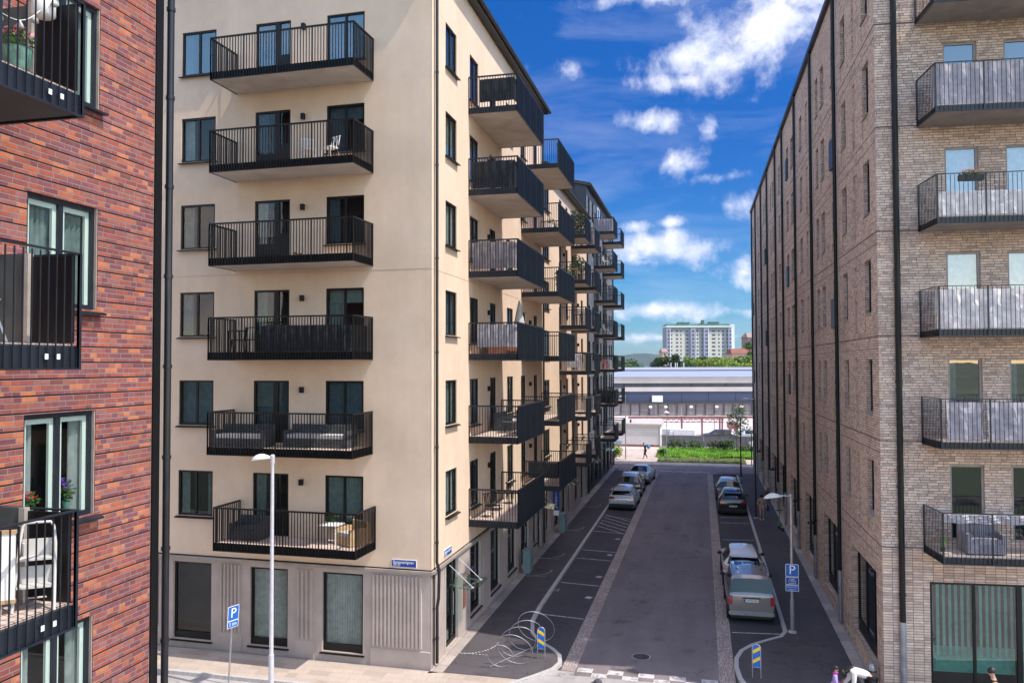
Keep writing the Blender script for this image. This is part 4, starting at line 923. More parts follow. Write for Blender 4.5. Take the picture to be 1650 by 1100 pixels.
for i, s in enumerate(cw):
    if i < 84: window(Cb, FW.p(s[0], -.13, s[2]) - RC, FW.rot, s[1] - s[0], s[3] - s[2], kind='plain', cur='left' if i % 3 == 1 else None, cmat='curb', frame='black2', sill=False, fw=.05)
    else:
        P = lambda u, oo, z: FW.p(u, oo, z) - RC
        bulk.hexa([P(s[0], -.14, s[2]), P(s[1], -.14, s[2]), P(s[1], -.19, s[2]), P(s[0], -.19, s[2]), P(s[0], -.14, s[3]), P(s[1], -.14, s[3]), P(s[1], -.19, s[3]), P(s[0], -.19, s[3])])
o = bulk.build('window', 'hrdk', Cb); o['kind'] = 'stuff'
sb_ = MB()
for s in slots:
    P = lambda u, oo, z: FW.p(u, oo, z) - RC
    sb_.hexa([P(s[0] + .0, .05, s[2] - .05), P(s[1] - .0, .05, s[2] - .05), P(s[1] - .0, -.13, s[2] - .02), P(s[0] + .0, -.13, s[2] - .02), P(s[0] + .0, .05, s[2] - .02), P(s[1] - .0, .05, s[2] - .02), P(s[1] - .0, -.13, s[2] + .03), P(s[0] + .0, -.13, s[2] + .03)])
o = sb_.build('sill', 'corn', Cb); o['kind'] = 'stuff'
for (Y0, ks) in ((33.0, (2, 4)), (48.8, (1, 3, 5)), (64.0, (2, 4)), (77.2, (1, 3))):
    for k in ks:
        P = lambda u, oo, z: FW.p(u, oo, z) - RC; z = ZR[k] - 1.9
        b = MB(); u0, u1 = uY(Y0 + .85), uY(Y0)
        b.hexa([P(u0, .10, z), P(u1, .10, z), P(u1, .0, z), P(u0, .0, z), P(u0, .10, z + 1.15), P(u1, .10, z + 1.15), P(u1, .0, z + 1.15), P(u0, .0, z + 1.15)])
        b.build('vent_grille', 'seam', Cb)
for i, s in enumerate(fslots):
    dr = i % 2 == 0
    k = [1, 2, 3, 4, 5, 1, 2, 3, 4, 5, 0, 0, 0, 1, 2, 3, 4, 5][i]
    window(Cb, FR.p(s[0], -.05, s[2]) - RC, FR.rot, .95, s[3] - s[2], kind='plain', cur='blind' if k in (3, 2) else ('left' if k in (1,) else None), cmat='blind' if k in (3, 2) else 'cur', frame='corn', sill=False, pane='paneb' if k else 'paneg')
for g_ in gop: window(Cb, FW.p(g_[0], -.18, g_[2]) - RC, FW.rot, g_[1] - g_[0], g_[3] - g_[2], kind='shop2', sill=False, name='shop_window', fw=.08, pane='paneg')
window(Cb, FR.p(1.32, -.03, .3) - RC, FR.rot, 2.45, 3.08, kind='two', cur='lam', cmat=thin_mat('green_lamella', (.35, .62, .55), .5), sill=False, name='shop_window', fw=.07, pane='paneg')
window(Cb, FR.p(3.77, -.03, .3) - RC, FR.rot, 2.63, 3.08, kind='plain', cur='blind', cmat='curw', sill=False, name='shop_window', fw=.07, pane='paneg')
pipe(Cb, RC, [tuple(FR.p(.53, .09, 24.3)), tuple(FR.p(.53, .09, 2.2))], .085, brackets=3.14, mat='black')
pipe(Cb, RC, [tuple(FR.p(.53, .09, 2.2)), tuple(FR.p(.53, .09, .05))], .092, brackets=5, mat='pipeg')
for Y in (32.6, 39.0, 45.1, 51.4, 55.8, 62.1, 67.8, 73.9, 78.6):
    pipe(Cb, RC, [tuple(FW.p(uY(Y), .09, 24.3)), tuple(FW.p(uY(Y), .09, 2.0))], .075, brackets=2.1, mat='black')
    pipe(Cb, RC, [tuple(FW.p(uY(Y), .09, 2.0)), tuple(FW.p(uY(Y), .09, .05))], .08, brackets=5, mat='pipeg')
    b = MB(); q = FW.p(uY(Y) + .16, .03, 0) - RC; b.tube([q + V((0, 0, .1)), q + V((0, 0, 24.1))], .016, 6); b.build('lightning_rod_cable', 'steel', Cb)
for Y in (38.4, 44.3, 57.0, 68.6):
    b = MB(); b.tube([FW.p(uY(Y), 0, 2.75) - RC, FW.p(uY(Y), .32, 2.8) - RC], .02, 6); q = FW.p(uY(Y), .34, 2.62) - RC; b.lathe([(.17, 0), (.15, .06), (.03, .14), (.03, .2)], q.x, q.y, q.z, 14); b.build('wall_lamp', 'black', Cb)
for k, (zt, zb) in enumerate([(5.66, 4.25), (8.82, 7.42), (11.98, 10.56), (15.12, 13.71), (18.3, 16.86), (21.4, 19.98)]):
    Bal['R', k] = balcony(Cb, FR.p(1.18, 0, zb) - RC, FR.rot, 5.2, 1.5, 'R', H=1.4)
screen(Bal['R', 4], [(.07, -.9), (.07, -1.43), (5.1, -1.43)], .08, 1.38, 'scrg', .03, .42, seed=31)
screen(Bal['R', 3], [(.07, -1.25), (.12, -1.43), (5.1, -1.43)], .25, .92, 'scrw', .03, .31, seed=32)
screen(Bal['R', 2], [(.07, -.75), (.07, -1.43), (5.1, -1.43)], .22, 1.32, 'scrl', .045, .55, seed=33)
screen(Bal['R', 1], [(.2, -1.43), (1.1, -1.43)], .25, 1.3, 'scrg', .05, .5, seed=34); screen(Bal['R', 1], [(1.25, -1.43), (3.4, -1.43)], .25, 1.3, 'scrg', .05, .75, seed=35)
screen(Bal['R', 0], [(.07, -1.3), (.2, -1.43), (5.1, -1.43)], 1.12, 1.38, 'scrg', .05, .7, seed=36)
screen(Bal['R', 5], [(.07, -.9), (.07, -1.43), (.5, -1.43)], .25, 1.3, 'scrd', .05, .4, seed=37)

# ------------------------------------------------------------------ cars (local: y 0 rear .. L front, x centred, z up)
def car(name, label, cat, loc, L, W, st, paintm, glass_rng, rot=0, plate=None, wheels=(.78, .80), wr=.32, tl='hatch', group=None, roofm=None, lowm=None, rails=False, panroof=False, wcol='rim', spoiler=False):
    """st: stations (y, half width factor, z bottom, z belt, z roof, roof half width)"""
    t = thing(name, label, cat, loc, rot, group)
    hw = W / 2; S = []
    for (y, wf, zb, zbelt, zr, rw) in st:
        a = hw * wf
        S.append([(a * .90, y, zb), (a * .985, y, zb + .12), (a, y, (zb + zbelt) * .5), (a * .985, y, zbelt - .07), (a * .955, y, zbelt), (rw, y, zr - .075 * min(1, (zr - zbelt) / .3)), (rw * .86, y, zr - .012), (rw * .45, y, zr + .008), (0, y, zr + .018)])
    n = len(S); m = len(S[0]); body = MB(); glass = {}; rmb = MB(); low = MB()
    for i in range(n - 1):
        for sgn in (1, -1):
            for j in range(m - 1):
                q = [S[i][j], S[i + 1][j], S[i + 1][j + 1], S[i][j + 1]]; q = [(p[0] * sgn, p[1], p[2]) for p in q]
                key = None
                for nm, (i0, i1, j0, j1) in glass_rng.items():
                    if i0 <= i < i1 and j0 <= j < j1: key = nm
                if key: glass.setdefault((key, sgn if key == 'side_window' else 0), MB()).quad(*q)
                elif j >= 5 and roofm and st[i][4] - st[i][3] > .3 and st[i + 1][4] - st[i + 1][3] > .3: rmb.quad(*q)
                elif lowm and j < 2: low.quad(*q)
                else: body.quad(*q)
    for i in (0, n - 1):
        body.ngon([p for p in S[i]] + [(-p[0], p[1], p[2]) for p in reversed(S[i][:-1])])
    def fin(b, nm, mt, par, sm=True, sh=32):
        me = b.mesh(nm, mt, sm); bm = bmesh.new(); bm.from_mesh(me); bmesh.ops.remove_doubles(bm, verts=bm.verts, dist=.0005); bmesh.ops.recalc_face_normals(bm, faces=bm.faces); bm.to_mesh(me); bm.free(); me.set_sharp_from_angle(angle=math.radians(sh)); return link(nm, me, par)
    fin(body, 'body', paintm, t)
    if roofm: fin(rmb, 'roof_panel', roofm, t)
    if lowm: fin(low, 'lower_trim', lowm, t)
    for nm, b in glass.items(): fin(b, nm[0], 'cglass', t)
    ub = MB(); ub.box(-hw * .88, hw * .88, .15, L - .15, .16, .42); ub.build('underbody', 'plast', t)
    for y in (wheels[0], L - wheels[1]):
        for sgn in (1, -1):
            b = MB(); b.T = Matrix.Translation((sgn * (hw - .10), y, wr)) @ Matrix.Rotation(PI / 2, 4, 'Y')
            b.lathe([(wr - .03, -.10), (wr, -.07), (wr, .07), (wr - .03, .10)], n=20); wh = b.build('wheel', 'tyre', t, smooth=True, sharp=40)
            b = MB(); b.T = Matrix.Translation((sgn * (hw - .10), y, wr)) @ Matrix.Rotation(PI / 2, 4, 'Y'); b.lathe([(wr * .64, -.105), (wr * .5, -.09 if sgn < 0 else .09), (wr * .64, .105)], n=14); b.build('rim', wcol, wh)
            b = MB(); b.T = Matrix.Translation((sgn * (hw * .985), y, wr)) @ Matrix.Rotation(PI / 2, 4, 'Y'); b.lathe([(wr + .06, -.03), (wr + .06, .012)], n=20); b.build('wheel_arch', 'plast', t)
    ym = [s_[0] for s_ in st if s_[4] - s_[3] > .3][-1] + .35
    for sgn in (1, -1):
        b = MB(); b.ell((sgn * (hw + .08), ym, 1.0 if tl != 'van' else 1.15), (.10, .06, .08), 10, 6); b.bar((sgn * (hw - .12), ym, .96 if tl != 'van' else 1.1), (sgn * (hw + .05), ym, .98 if tl != 'van' else 1.12), .04); b.build('wing_mirror', 'plast' if tl in ('van', 'juke') else paintm, t, smooth=True, sharp=50)
    y0 = st[0][0]
    def tailz(z):
        for a, c in zip(st, st[1:]):
            if a[4] <= z <= c[4] and c[4] > a[4]: return a[0] + (c[0] - a[0]) * (z - a[4]) / (c[4] - a[4])
        return y0
    for sgn in (1, -1):
        b = MB()
        if tl == 'van': b.hexa([(sgn * (hw - .17), -.01, .72), (sgn * (hw - .015), .0, .72), (sgn * (hw - .005), .10, .72), (sgn * (hw - .17), .10, .72), (sgn * (hw - .17), .015, 1.05), (sgn * (hw - .03), .02, 1.05), (sgn * (hw - .015), .12, 1.05), (sgn * (hw - .17), .12, 1.05)])
        elif tl == 'juke': b.hexa([(sgn * (hw - .33), -.005, .86), (sgn * (hw - .05), .02, .84), (sgn * (hw + .0), .22, .86), (sgn * (hw - .33), .1, .88), (sgn * (hw - .30), .02, .98), (sgn * (hw - .08), .06, 1.03), (sgn * (hw - .03), .28, 1.02), (sgn * (hw - .30), .12, .99)])
        else: b.hexa([(sgn * (hw - .42), -.015, .80), (sgn * (hw - .07), .015, .80), (sgn * (hw - .015), .20, .80), (sgn * (hw - .42), .1, .80), (sgn * (hw - .40), .0, .93), (sgn * (hw - .09), .03, .94), (sgn * (hw - .03), .22, .94), (sgn * (hw - .40), .1, .93)])
        b.v = [p + V((0, -.035, 0)) for p in b.v]; b.build('tail_light', 'redl', t)
        b = MB(); b.ell((sgn * (hw - .28), L - .18, .66), (.17, .14, .075), 10, 6); b.build('headlight', 'clear', t, smooth=True)
    b = MB(); b.box(-hw * .90, hw * .90, -.055, .08, .32, .46); b.box(-hw * .96, hw * .96, -.03, .3, .33, .45); b.build('bumper', 'pipeg' if tl == 'van' else 'plast', t)
    if plate:
        pz = .70 if tl == 'juke' else (.88 if tl == 'van' else .66 if tl == 'suv' else .62)
        b = MB(); b.box(-.26, .26, -.045, -.025, pz - .055, pz + .055); b.box(-.26, -.215, -.047, -.0455, pz - .055, pz + .055, 1); p = b.build('number_plate', ['plate', 'blued'], t)
        g_ = MB(); g_.box(-.34, .34, -.03, -.01, pz + .075, pz + .11); g_.build('boot_handle', 'plast', t)
        text_part('plate_text', plate, .105, 'ink', p, (.02, -.0475, pz), (PI / 2, 0, 0), 'CENTER', .001, .92)
    b = MB(); b.tube([(0, st[-1][0] * .42, st[4][4] + .0), (0, st[-1][0] * .42 - .12, st[4][4] + .14)], .006, 5); b.build('aerial', 'plast', t)
    if rails:
        for sgn in (1, -1):
            b = MB(); rw = st[4][5]; ys = [s_[0] for s_ in st if s_[4] - s_[3] > .3]; z = st[4][4]
            b.tube([(sgn * (rw - .05), ys[0] + .25, z - .03), (sgn * (rw - .05), ys[0] + .35, z + .05), (sgn * (rw - .05), ys[-1] - .3, z + .05), (sgn * (rw - .05), ys[-1] - .2, z - .04)], .018, 6); b.build('roof_rail', 'chrome', t)
    if spoiler:
        b = MB(); k = [s_ for s_ in st if s_[4] - s_[3] > .3][0]; b.hexa([(-k[5] * .9, k[0] - .22, k[4] - .05), (k[5] * .9, k[0] - .22, k[4] - .05), (k[5] * .86, k[0] + .1, k[4] + .01), (-k[5] * .86, k[0] + .1, k[4] + .01), (-k[5] * .9, k[0] - .22, k[4] - .02), (k[5] * .9, k[0] - .22, k[4] - .02), (k[5] * .86, k[0] + .1, k[4] + .035), (-k[5] * .86, k[0] + .1, k[4] + .035)]); b.build('spoiler', roofm or paintm, t)
    if panroof:
        b = MB(); k = st[4]
        for i in range(3):
            x0 = -.52 + i * .36; b.box(x0, x0 + .30, 1.0, 1.5, k[4] + .018, k[4] + .03); b.box(x0, x0 + .30, 1.7, 2.3, k[4] + .018, k[4] + .03)
        b.build('roof_window', 'cglass', t)
    return t
hatch = [(.0, .90, .33, .74, .80, .74), (.05, .97, .24, .90, .96, .72), (.12, .985, .22, .96, 1.02, .70), (.40, 1, .21, .98, 1.36, .60), (.62, 1, .21, .98, 1.47, .585), (1.5, 1, .2, .97, 1.50, .58), (2.3, 1, .2, .95, 1.46, .575), (3.15, 1, .2, .93, .98, .66), (3.8, .98, .2, .86, .89, .66), (4.15, .90, .24, .68, .72, .6), (4.25, .78, .30, .55, .58, .5)]
gl_h = {'rear_window': (2, 3, 5, 8), 'side_window': (3, 6, 4, 5), 'windscreen': (6, 7, 5, 8)}
car('parked_car', 'silver-white hatchback parked nearest on the left side of the street', 'car', (-5.55, 54.7, -.1), 4.25, 1.79, hatch, 'p_silver', gl_h, rot=-.02, plate='RLM 804', group='cars parked along the street', spoiler=True)
suv = [(.0, .90, .38, .84, .90, .74), (.06, .98, .28, 1.0, 1.06, .74), (.14, 1, .26, 1.06, 1.12, .72), (.42, 1, .25, 1.08, 1.50, .62), (.68, 1, .25, 1.08, 1.60, .60), (1.6, 1, .24, 1.06, 1.64, .6), (2.5, 1, .24, 1.04, 1.58, .59), (3.3, 1, .24, 1.02, 1.08, .68), (3.95, .98, .24, .94, .98, .68), (4.3, .9, .28, .76, .8, .6), (4.4, .8, .34, .62, .66, .5)]
car('parked_car', 'dark car with a pale roof parked between the silver hatchback and the silver saloon', 'car', (-5.55, 60.3, -.1), 4.4, 1.82, suv, 'p_dark', gl_h, roofm='p_blue', group='cars parked along the street', rails=True, tl='suv')
sedan = [(.0, .90, .36, .82, .88, .72), (.07, .97, .26, .98, 1.03, .72), (.55, 1, .23, 1.0, 1.05, .70), (.60, 1, .22, 1.0, 1.06, .70), (1.25, 1, .21, .98, 1.42, .56), (1.9, 1, .2, .96, 1.45, .565), (2.6, 1, .2, .94, 1.40, .56), (3.4, 1, .2, .92, .97, .68), (4.2, .98, .2, .84, .88, .66), (4.6, .9, .24, .66, .7, .6), (4.7, .78, .3, .54, .58, .5)]
car('parked_car', 'silver-grey saloon at the far end of the left parking row', 'car', (-5.4, 66.6, -.1), 4.7, 1.85, sedan, 'p_blue', {'rear_window': (3, 4, 5, 8), 'side_window': (4, 6, 4, 5), 'windscreen': (6, 7, 5, 8)}, rot=-.06, group='cars parked along the street', tl='suv')
blackh = [(.0, .90, .36, .80, .86, .74), (.05, .98, .26, .98, 1.04, .74), (.14, 1, .24, 1.04, 1.10, .70), (.50, 1, .22, 1.06, 1.44, .60), (.75, 1, .22, 1.06, 1.55, .58), (1.5, 1, .2, 1.04, 1.58, .58), (2.3, 1, .2, 1.02, 1.53, .57), (3.2, 1, .2, .98, 1.03, .66), (3.9, .98, .2, .88, .92, .66), (4.2, .90, .24, .70, .74, .6), (4.3, .78, .30, .56, .6, .5)]
car('parked_car', 'black hatchback parked near the walking person on the right side', 'car', (1.72, 54.5, -.1), 4.3, 1.80, blackh, 'p_black', gl_h, rot=.0, plate='NJH 638', group='cars parked along the street', spoiler=True)
car('parked_car', 'dark car with sky reflection painted pale on its roof parked in front of the black hatchback', 'car', (1.62, 60.2, -.1), 4.25, 1.79, hatch, 'p_dark', gl_h, roofm='p_blue', group='cars parked along the street')  # pale blue roof paint stands in for the reflected sky
juke = [(.0, .86, .40, .72, .80, .66), (.05, .97, .30, .86, .93, .72), (.12, 1, .27, .98, 1.06, .72), (.42, 1, .26, 1.06, 1.40, .62), (.66, .99, .26, 1.08, 1.54, .57), (1.5, .98, .25, 1.06, 1.57, .56), (2.2, .98, .25, 1.03, 1.53, .56), (2.95, 1, .25, 1.0, 1.06, .66), (3.6, 1, .25, .95, 1.0, .66), (3.98, .92, .28, .76, .8, .58), (4.12, .8, .34, .6, .64, .5)]
car('parked_car', 'white compact crossover parked directly ahead of the grey-beige van', 'car', (1.62, 36.9, -.1), 4.12, 1.80, juke, 'p_white', gl_h, rot=.015, plate=None, lowm='plast', group='cars parked along the street', tl='juke', wr=.35, spoiler=True)
van = [(.0, .95, .40, 1.0, 1.05, .80), (.02, .985, .30, 1.04, 1.10, .79), (.05, .99, .28, 1.06, 1.16, .785), (.17, .995, .27, 1.08, 1.66, .735), (.26, 1, .26, 1.10, 1.78, .71), (1.4, 1, .25, 1.10, 1.82, .71), (2.5, 1, .25, 1.08, 1.77, .68), (3.35, 1, .25, 1.04, 1.10, .68), (3.85, .97, .25, .96, 1.0, .62), (4.08, .88, .3, .76, .8, .54), (4.14, .78, .36, .6, .64, .45)]
car('parked_van', 'grey-beige small van with roof windows, nearest in the right parking row', 'van', (1.66, 32.1, -.1), 4.14, 1.74, van, 'p_van', {'rear_window': (2, 3, 5, 8), 'side_window': (4, 6, 4, 5), 'windscreen': (6, 7, 5, 8)}, rot=.02, plate='WMS 054', lowm='plast', group='cars parked along the street', tl='van', panroof=True, rails=True)

# ------------------------------------------------------------------ street furniture
def lamp(name, label, x, y, H, head, z0=0, r=.06, mat='steell', side=-1, scale=1.0):
    t = thing(name, label, 'street lamp', (x, y, z0))
    b = MB(); b.tube([(0, 0, 0), (0, 0, 1.2), (0, 0, 1.21), (0, 0, H)], [r * 1.25, r * 1.2, r * .95, r * .75], 14); b.build('pole', mat, t, smooth=True, sharp=40)
    b = MB(); b.lathe([(r * 2.4, 0), (r * 2.3, .04), (r * 1.5, .07)], n=16); b.build('base_collar', 'kerb', t)
    if head == 'cone':
        b = MB(); b.lathe([(.36 * scale, 0), (.33 * scale, .06), (.20 * scale, .14), (.09, .19), (.07, .24)], 0, 0, H - .10, 18); b.build('lamp_head', 'white', t, smooth=True)
        return t
    arm = .30 if head == 'long' else .05
    b = MB(); b.tube([(0, 0, H - .04), (side * (arm + .15), 0, H - .02)], .028, 8); b.lathe([(r * 1.05, -.22), (r * 1.05, .02), (r * .6, .05)], 0, 0, H, 12); b.build('arm', mat, t)
    vs = []; b = MB(); n = 14; hl = .66 * scale; x0 = arm
    for i in range(13):
        f = i / 12; xx = x0 + hl * f; wd = .20 * scale * math.sin(PI * min(1, (f * .93 + .07))) ** .6 * (1 if f < .8 else 1); hgt = .15 * scale * (math.sin(PI * (f ** 1.25 * .96 + .02)) ** .7)
        ring = []
        for j in range(n):
            a = 2 * PI * j / n; z = math.sin(a) * hgt
            ring.append((side * xx, math.cos(a) * wd, H + (z if z > 0 else z * .22) - .06 - .10 * f * f))
        vs.append(ring)
    fl = [q for rg in vs for q in rg]; fs = []
    for i in range(12):
        for j in range(n): fs.append((i * n + j, i * n + (j + 1) % n, (i + 1) * n + (j + 1) % n, (i + 1) * n + j))
    fs.append(tuple(range(n))); fs.append(tuple(12 * n + j for j in range(n))); b._add(fl, fs, 0); hd = b.build('lamp_head', 'white', t, smooth=True, sharp=60)
    b = MB(); b.ell((side * (x0 + hl * .5), 0, H - .10), (.2 * scale, .13 * scale, .03)); b.build('lens', 'clear', hd)
    return t
L1 = lamp('street_lamp', 'tall pale street lamp with a white shade standing before the cream building', -12.62, 21.75, 7.07, 'short', 0, .065, 'steell')
L2 = lamp('street_lamp', 'street lamp with blue parking signs on its pole, by the right kerb', 3.04, 31.14, 4.98, 'long', 0, .065, 'steel', scale=1.0)
L3 = lamp('street_lamp', 'dark-poled lamp with white cone head at the far right corner', 2.96, 71.8, 5.35, 'cone', 0, .06, 'pipe')
lamp('street_lamp', 'slim grey lamp post at the far left end of the street, by the shed', -8.05, 84.0, 6.6, 'short', -.1, .05, 'steel', side=-1)
lamp('street_lamp', 'slim lamp on the grass strip before the railings', -4.0, 87.0, 4.7, 'cone', 0, .035, 'steel', scale=.8)
t = thing('tall_pole', 'tall slender dark pole beside the walking person', 'pole', (3.1, 53.5, 0))
b = MB(); b.tube([(0, 0, 0), (0, 0, 7.6)], [.055, .04], 10); b.build('shaft', 'pipe', t, smooth=True, sharp=40); b = MB(); b.lathe([(.16, 0), (.15, .03), (.08, .05)]); b.build('base_plate', 'kerb', t); b = MB(); b.bar((0, 0, 7.55), (-.5, 0, 7.6), .03); b.ell((-.55, 0, 7.57), (.22, .1, .06)); b.build('lamp_head', 'white', t)
lt = thing('dark_post', 'dark bent post at the right edge of the far crossing', 'post', (4.4, 82.0, -.1)); b = MB(); b.tube([(0, 0, 0), (0, 0, 3.0), (-.08, 0, 3.12), (-.45, 0, 3.15)], .05, 8); b.build('bent_tube', 'pipe', lt, smooth=True)

def round_rect(w_, h, r, n=5):
    pts = []
    for cx, cz, a0 in ((w_ / 2 - r, h / 2 - r, 0), (-w_ / 2 + r, h / 2 - r, PI / 2), (-w_ / 2 + r, -h / 2 + r, PI), (w_ / 2 - r, -h / 2 + r, 1.5 * PI)):
        for i in range(n + 1): a = a0 + PI / 2 * i / n; pts.append((cx + r * math.cos(a), cz + r * math.sin(a)))
    return pts
def plate(parent, cx, cz, w_, h, y, lines, colr='blue', name='sign_plate', rot=0):
    b = MB(); o_ = round_rect(w_, h, min(w_, h) * .1); i_ = round_rect(w_ - .03, h - .03, min(w_, h) * .09)
    T = Matrix.Rotation(rot, 4, 'Z') @ Matrix.Translation((cx, y, cz)) @ Matrix.Rotation(PI / 2, 4, 'X'); b.T = T
    b.prism(o_, -.006, .003, 1); b.prism(i_, .0035, .005, 0)
    o = b.build(name, [colr, 'wht'], parent)
    for (txt, size, tx, tz, sx) in lines:
        q = text_part('lettering', txt, size, 'wht', o, (0, 0, 0), (0, 0, 0), 'CENTER', .001, 1); q.matrix_local = T @ Matrix.Translation((tx, tz, .006)) @ Matrix.Scale(sx, 4, (1, 0, 0))
    return o
t = thing('parking_sign', 'blue parking sign with time plate fixed to the right lamp pole', 'parking sign', (3.04, 31.05, 0))
plate(t, .0, 2.27, .46, .46, -.03, [('P', .46, 0, .01, 1)]); plate(t, 0, 1.89, .46, .28, -.03, [('Avgift', .085, 0, .07, 1), ('P tillstånd', .075, 0, 0, .9), ('boende B', .075, 0, -.075, .9)], 'blued'); plate(t, 0, 1.63, .46, .22, -.03, [('Boende P 24 tim', .06, 0, .04, .9), ('betalzon 10', .06, 0, -.045, .9)])
b = MB()
for z in (2.4, 1.95, 1.65): b.lathe([(.075, -.02), (.075, .02)], 0, .09, z, 12)
b.build('clamp', 'steel', t)
t = thing('parking_sign', 'leaning blue parking sign on a thin pole before the ribbed ground floor', 'parking sign', (-14.47, 22.42, 0))
t.rotation_euler = (math.radians(1.5), math.radians(4.2), 0)
b = MB(); b.tube([(0, 0, -.05), (0, 0, 2.35)], .026, 10); b.build('pole', 'steel', t, smooth=True, sharp=40)
plate(t, 0, 2.13, .42, .46, -.035, [('P', .42, 0, 0, 1)], rot=math.radians(72)); plate(t, 0, 1.79, .42, .22, -.035, [('2 tim', .14, 0, 0, 1)], rot=math.radians(72))
def marker(label, x, y, flip, rz):
    t = thing('traffic_marker', label, 'traffic marker', (x, y, 0), rz, 'striped markers at the street mouth')
    b = MB(); r_ = .125; pts = [(-r_, 0, -.02), (-r_, 0, .92)] + [(-r_ * math.cos(PI * i / 8), 0, .92 + r_ * math.sin(PI * i / 8)) for i in range(1, 8)] + [(r_, 0, .92), (r_, 0, -.02)]
    b.tube(pts, .016, 8); b.tube([(-r_, 0, .33), (r_, 0, .33)], .010, 6); b.build('hoop_frame', 'steel', t, smooth=True, sharp=50)
    out = [(-.11, .34), (.11, .34), (.11, .92)] + [(.11 * math.cos(PI * i / 10), .92 + .11 * math.sin(PI * i / 10)) for i in range(1, 10)] + [(-.11, .92)]
    b = MB(); b.T = Matrix.Rotation(PI / 2, 4, 'X'); b.prism(out, -.006, .006); pl = b.build('panel', 'blue', t)
    b = MB(); s = 1 if not flip else -1
    for z in (.40, .70):
        zc = z + .06
        for yo in (-.0075, .0075):
            b.quad((-.108 * s, yo, zc + .11 if s > 0 else zc + .11), (.108 * s, yo, zc - .02), (.108 * s, yo, zc + .09), (-.108 * s, yo, zc + .22))
    b.build('yellow_stripe', 'yellow', pl)
    return t
marker('blue marker with yellow stripes falling to the right, beside the ring cycle stand', -5.38, 26.45, False, .05)
marker('blue marker with yellow stripes rising to the right, on the right kerb corner', 1.5, 26.4, True, -.03)
# ring cycle racks
spots = [(-6.5, 25.35, .42, .15), (-6.1, 25.7, .56, .3), (-6.15, 26.3, .60, .45), (-6.0, 27.0, .60, .6), (-5.85, 27.9, .62, .75)]
t = thing('cycle_stand', 'galvanised ring cycle stand of overlapping tilted hoops on the left corner', 'cycle stand', (-6.1, 26.4, 0))
for i, (x, y, r_, a) in enumerate(spots):
    b = MB(); U = V((math.cos(.12 + .05 * i), math.sin(.12 + .05 * i), 0)); Wv = V((-.25 * math.sin(i * 2.), -.35, 1)).normalized()
    b.tube([V((x + 6.1, y - 26.4, r_ * .93)) + U * r_ * math.cos(q) + Wv * r_ * math.sin(q) for q in [2 * PI * k / 36 for k in range(36)]], .012, 6, close=True); b.build('hoop', 'rings', t, smooth=True)
b = MB(); b.tube([(-.75, -1.05, .02), (.5, 1.6, .02)], .018, 6)
for (x, y, r_, a), (x2, y2, r2_, a2) in []: b.tube([(x + 6.1 - r_ * .5, y - 26.4, r_ * 1.7), (x2 + 6.1 + .2, y2 - 26.4, .05)], .009, 6)
b.build('ground_rail', 'rings', t)
for (x, y, h, w_, lab) in ((-8.2, 37.2, 1.05, .55, 'green-grey utility cabinet nearest the corner, against the left facade'), (-8.15, 46.6, 1.05, .75, 'wider green-grey utility cabinet further along the left facade')):
    t = thing('utility_cabinet', lab, 'utility cabinet', (x, y, 0)); b = MB(); b.box(-.18, .18, -w_ / 2, w_ / 2, .06, h); b.box(-.2, .2, -w_ / 2 - .02, w_ / 2 + .02, h, h + .05); b.box(-.15, .15, -w_ / 2 + .03, w_ / 2 - .03, 0, .06); b.build('cabinet_body', 'cab', t)
    b = MB(); b.box(.181, .19, -w_ / 2 + .03, -.01, .12, h - .05); b.box(.181, .19, .01, w_ / 2 - .03, .12, h - .05); d = b.build('cabinet_door', 'cab', t); b = MB(); b.box(.191, .2, -.05, -.02, h * .5, h * .62); b.build('handle', 'plast', d)
t = thing('steel_bollard', 'round steel bollard behind the bending woman', 'bollard', (4.86, 26.4, 0)); b = MB(); b.lathe([(.13, 0), (.13, .62), (.12, .68), (.08, .73), (.02, .75)], n=20); b.build('shaft', 'steel', t, smooth=True, sharp=50)
b = MB(); b.lathe([(.133, .5), (.133, .54)], n=20); b.build('band', 'pipe', t)
# e-scooter
t = thing('electric_scooter', 'lime green electric scooter leaning by the right building', 'scooter', (4.3, 50.0, 0), .2)
b = MB(); b.box(-.08, .08, -.35, .35, .12, .17); b.build('deck', 'plast', t); b = MB(); b.tube([(0, .38, .12), (0, .32, .45), (.02, .22, 1.12)], .03, 8); b.build('stem', 'lime', t); b = MB(); b.tube([(-.24, .2, 1.12), (.26, .24, 1.13)], .016, 6); b.build('handlebar', 'plast', t)
for y in (-.42, .42):
    b = MB(); b.T = Matrix.Translation((0, y, .11)) @ Matrix.Rotation(PI / 2, 4, 'Y'); b.lathe([(.09, -.03), (.11, -.015), (.11, .015), (.09, .03)], n=14); b.build('wheel', 'tyre', t)
b = MB(); b.box(-.06, .06, -.5, -.2, .2, .26); b.build('mudguard', 'lime', t)
# bicycle further on
t = thing('bicycle', 'dark bicycle leaning at the wall of the right building', 'bicycle', (4.35, 60.5, 0), .1)
for y in (-.52, .52):
    b = MB(); b.tube([(0, y + .33 * math.cos(q), .34 + .33 * math.sin(q)) for q in [2 * PI * k / 22 for k in range(22)]], .018, 5, close=True); b.build('wheel', 'tyre', t)
b = MB(); b.tube([(0, -.52, .34), (0, -.1, .32), (0, .38, .82), (0, .52, .34)], .018, 6); b.tube([(0, -.52, .34), (0, -.22, .85), (0, -.1, .32)], .016, 6); b.tube([(0, -.2, .8), (0, .38, .84)], .016, 6); b.build('frame', 'black', t); b = MB(); b.ell((0, -.22, .9), (.07, .13, .035)); b.build('saddle', 'plast', t); b = MB(); b.tube([(-.28, .3, 1.02), (0, .4, .98), (.28, .3, 1.02)], .014, 6); b.build('handlebar', 'steel', t)

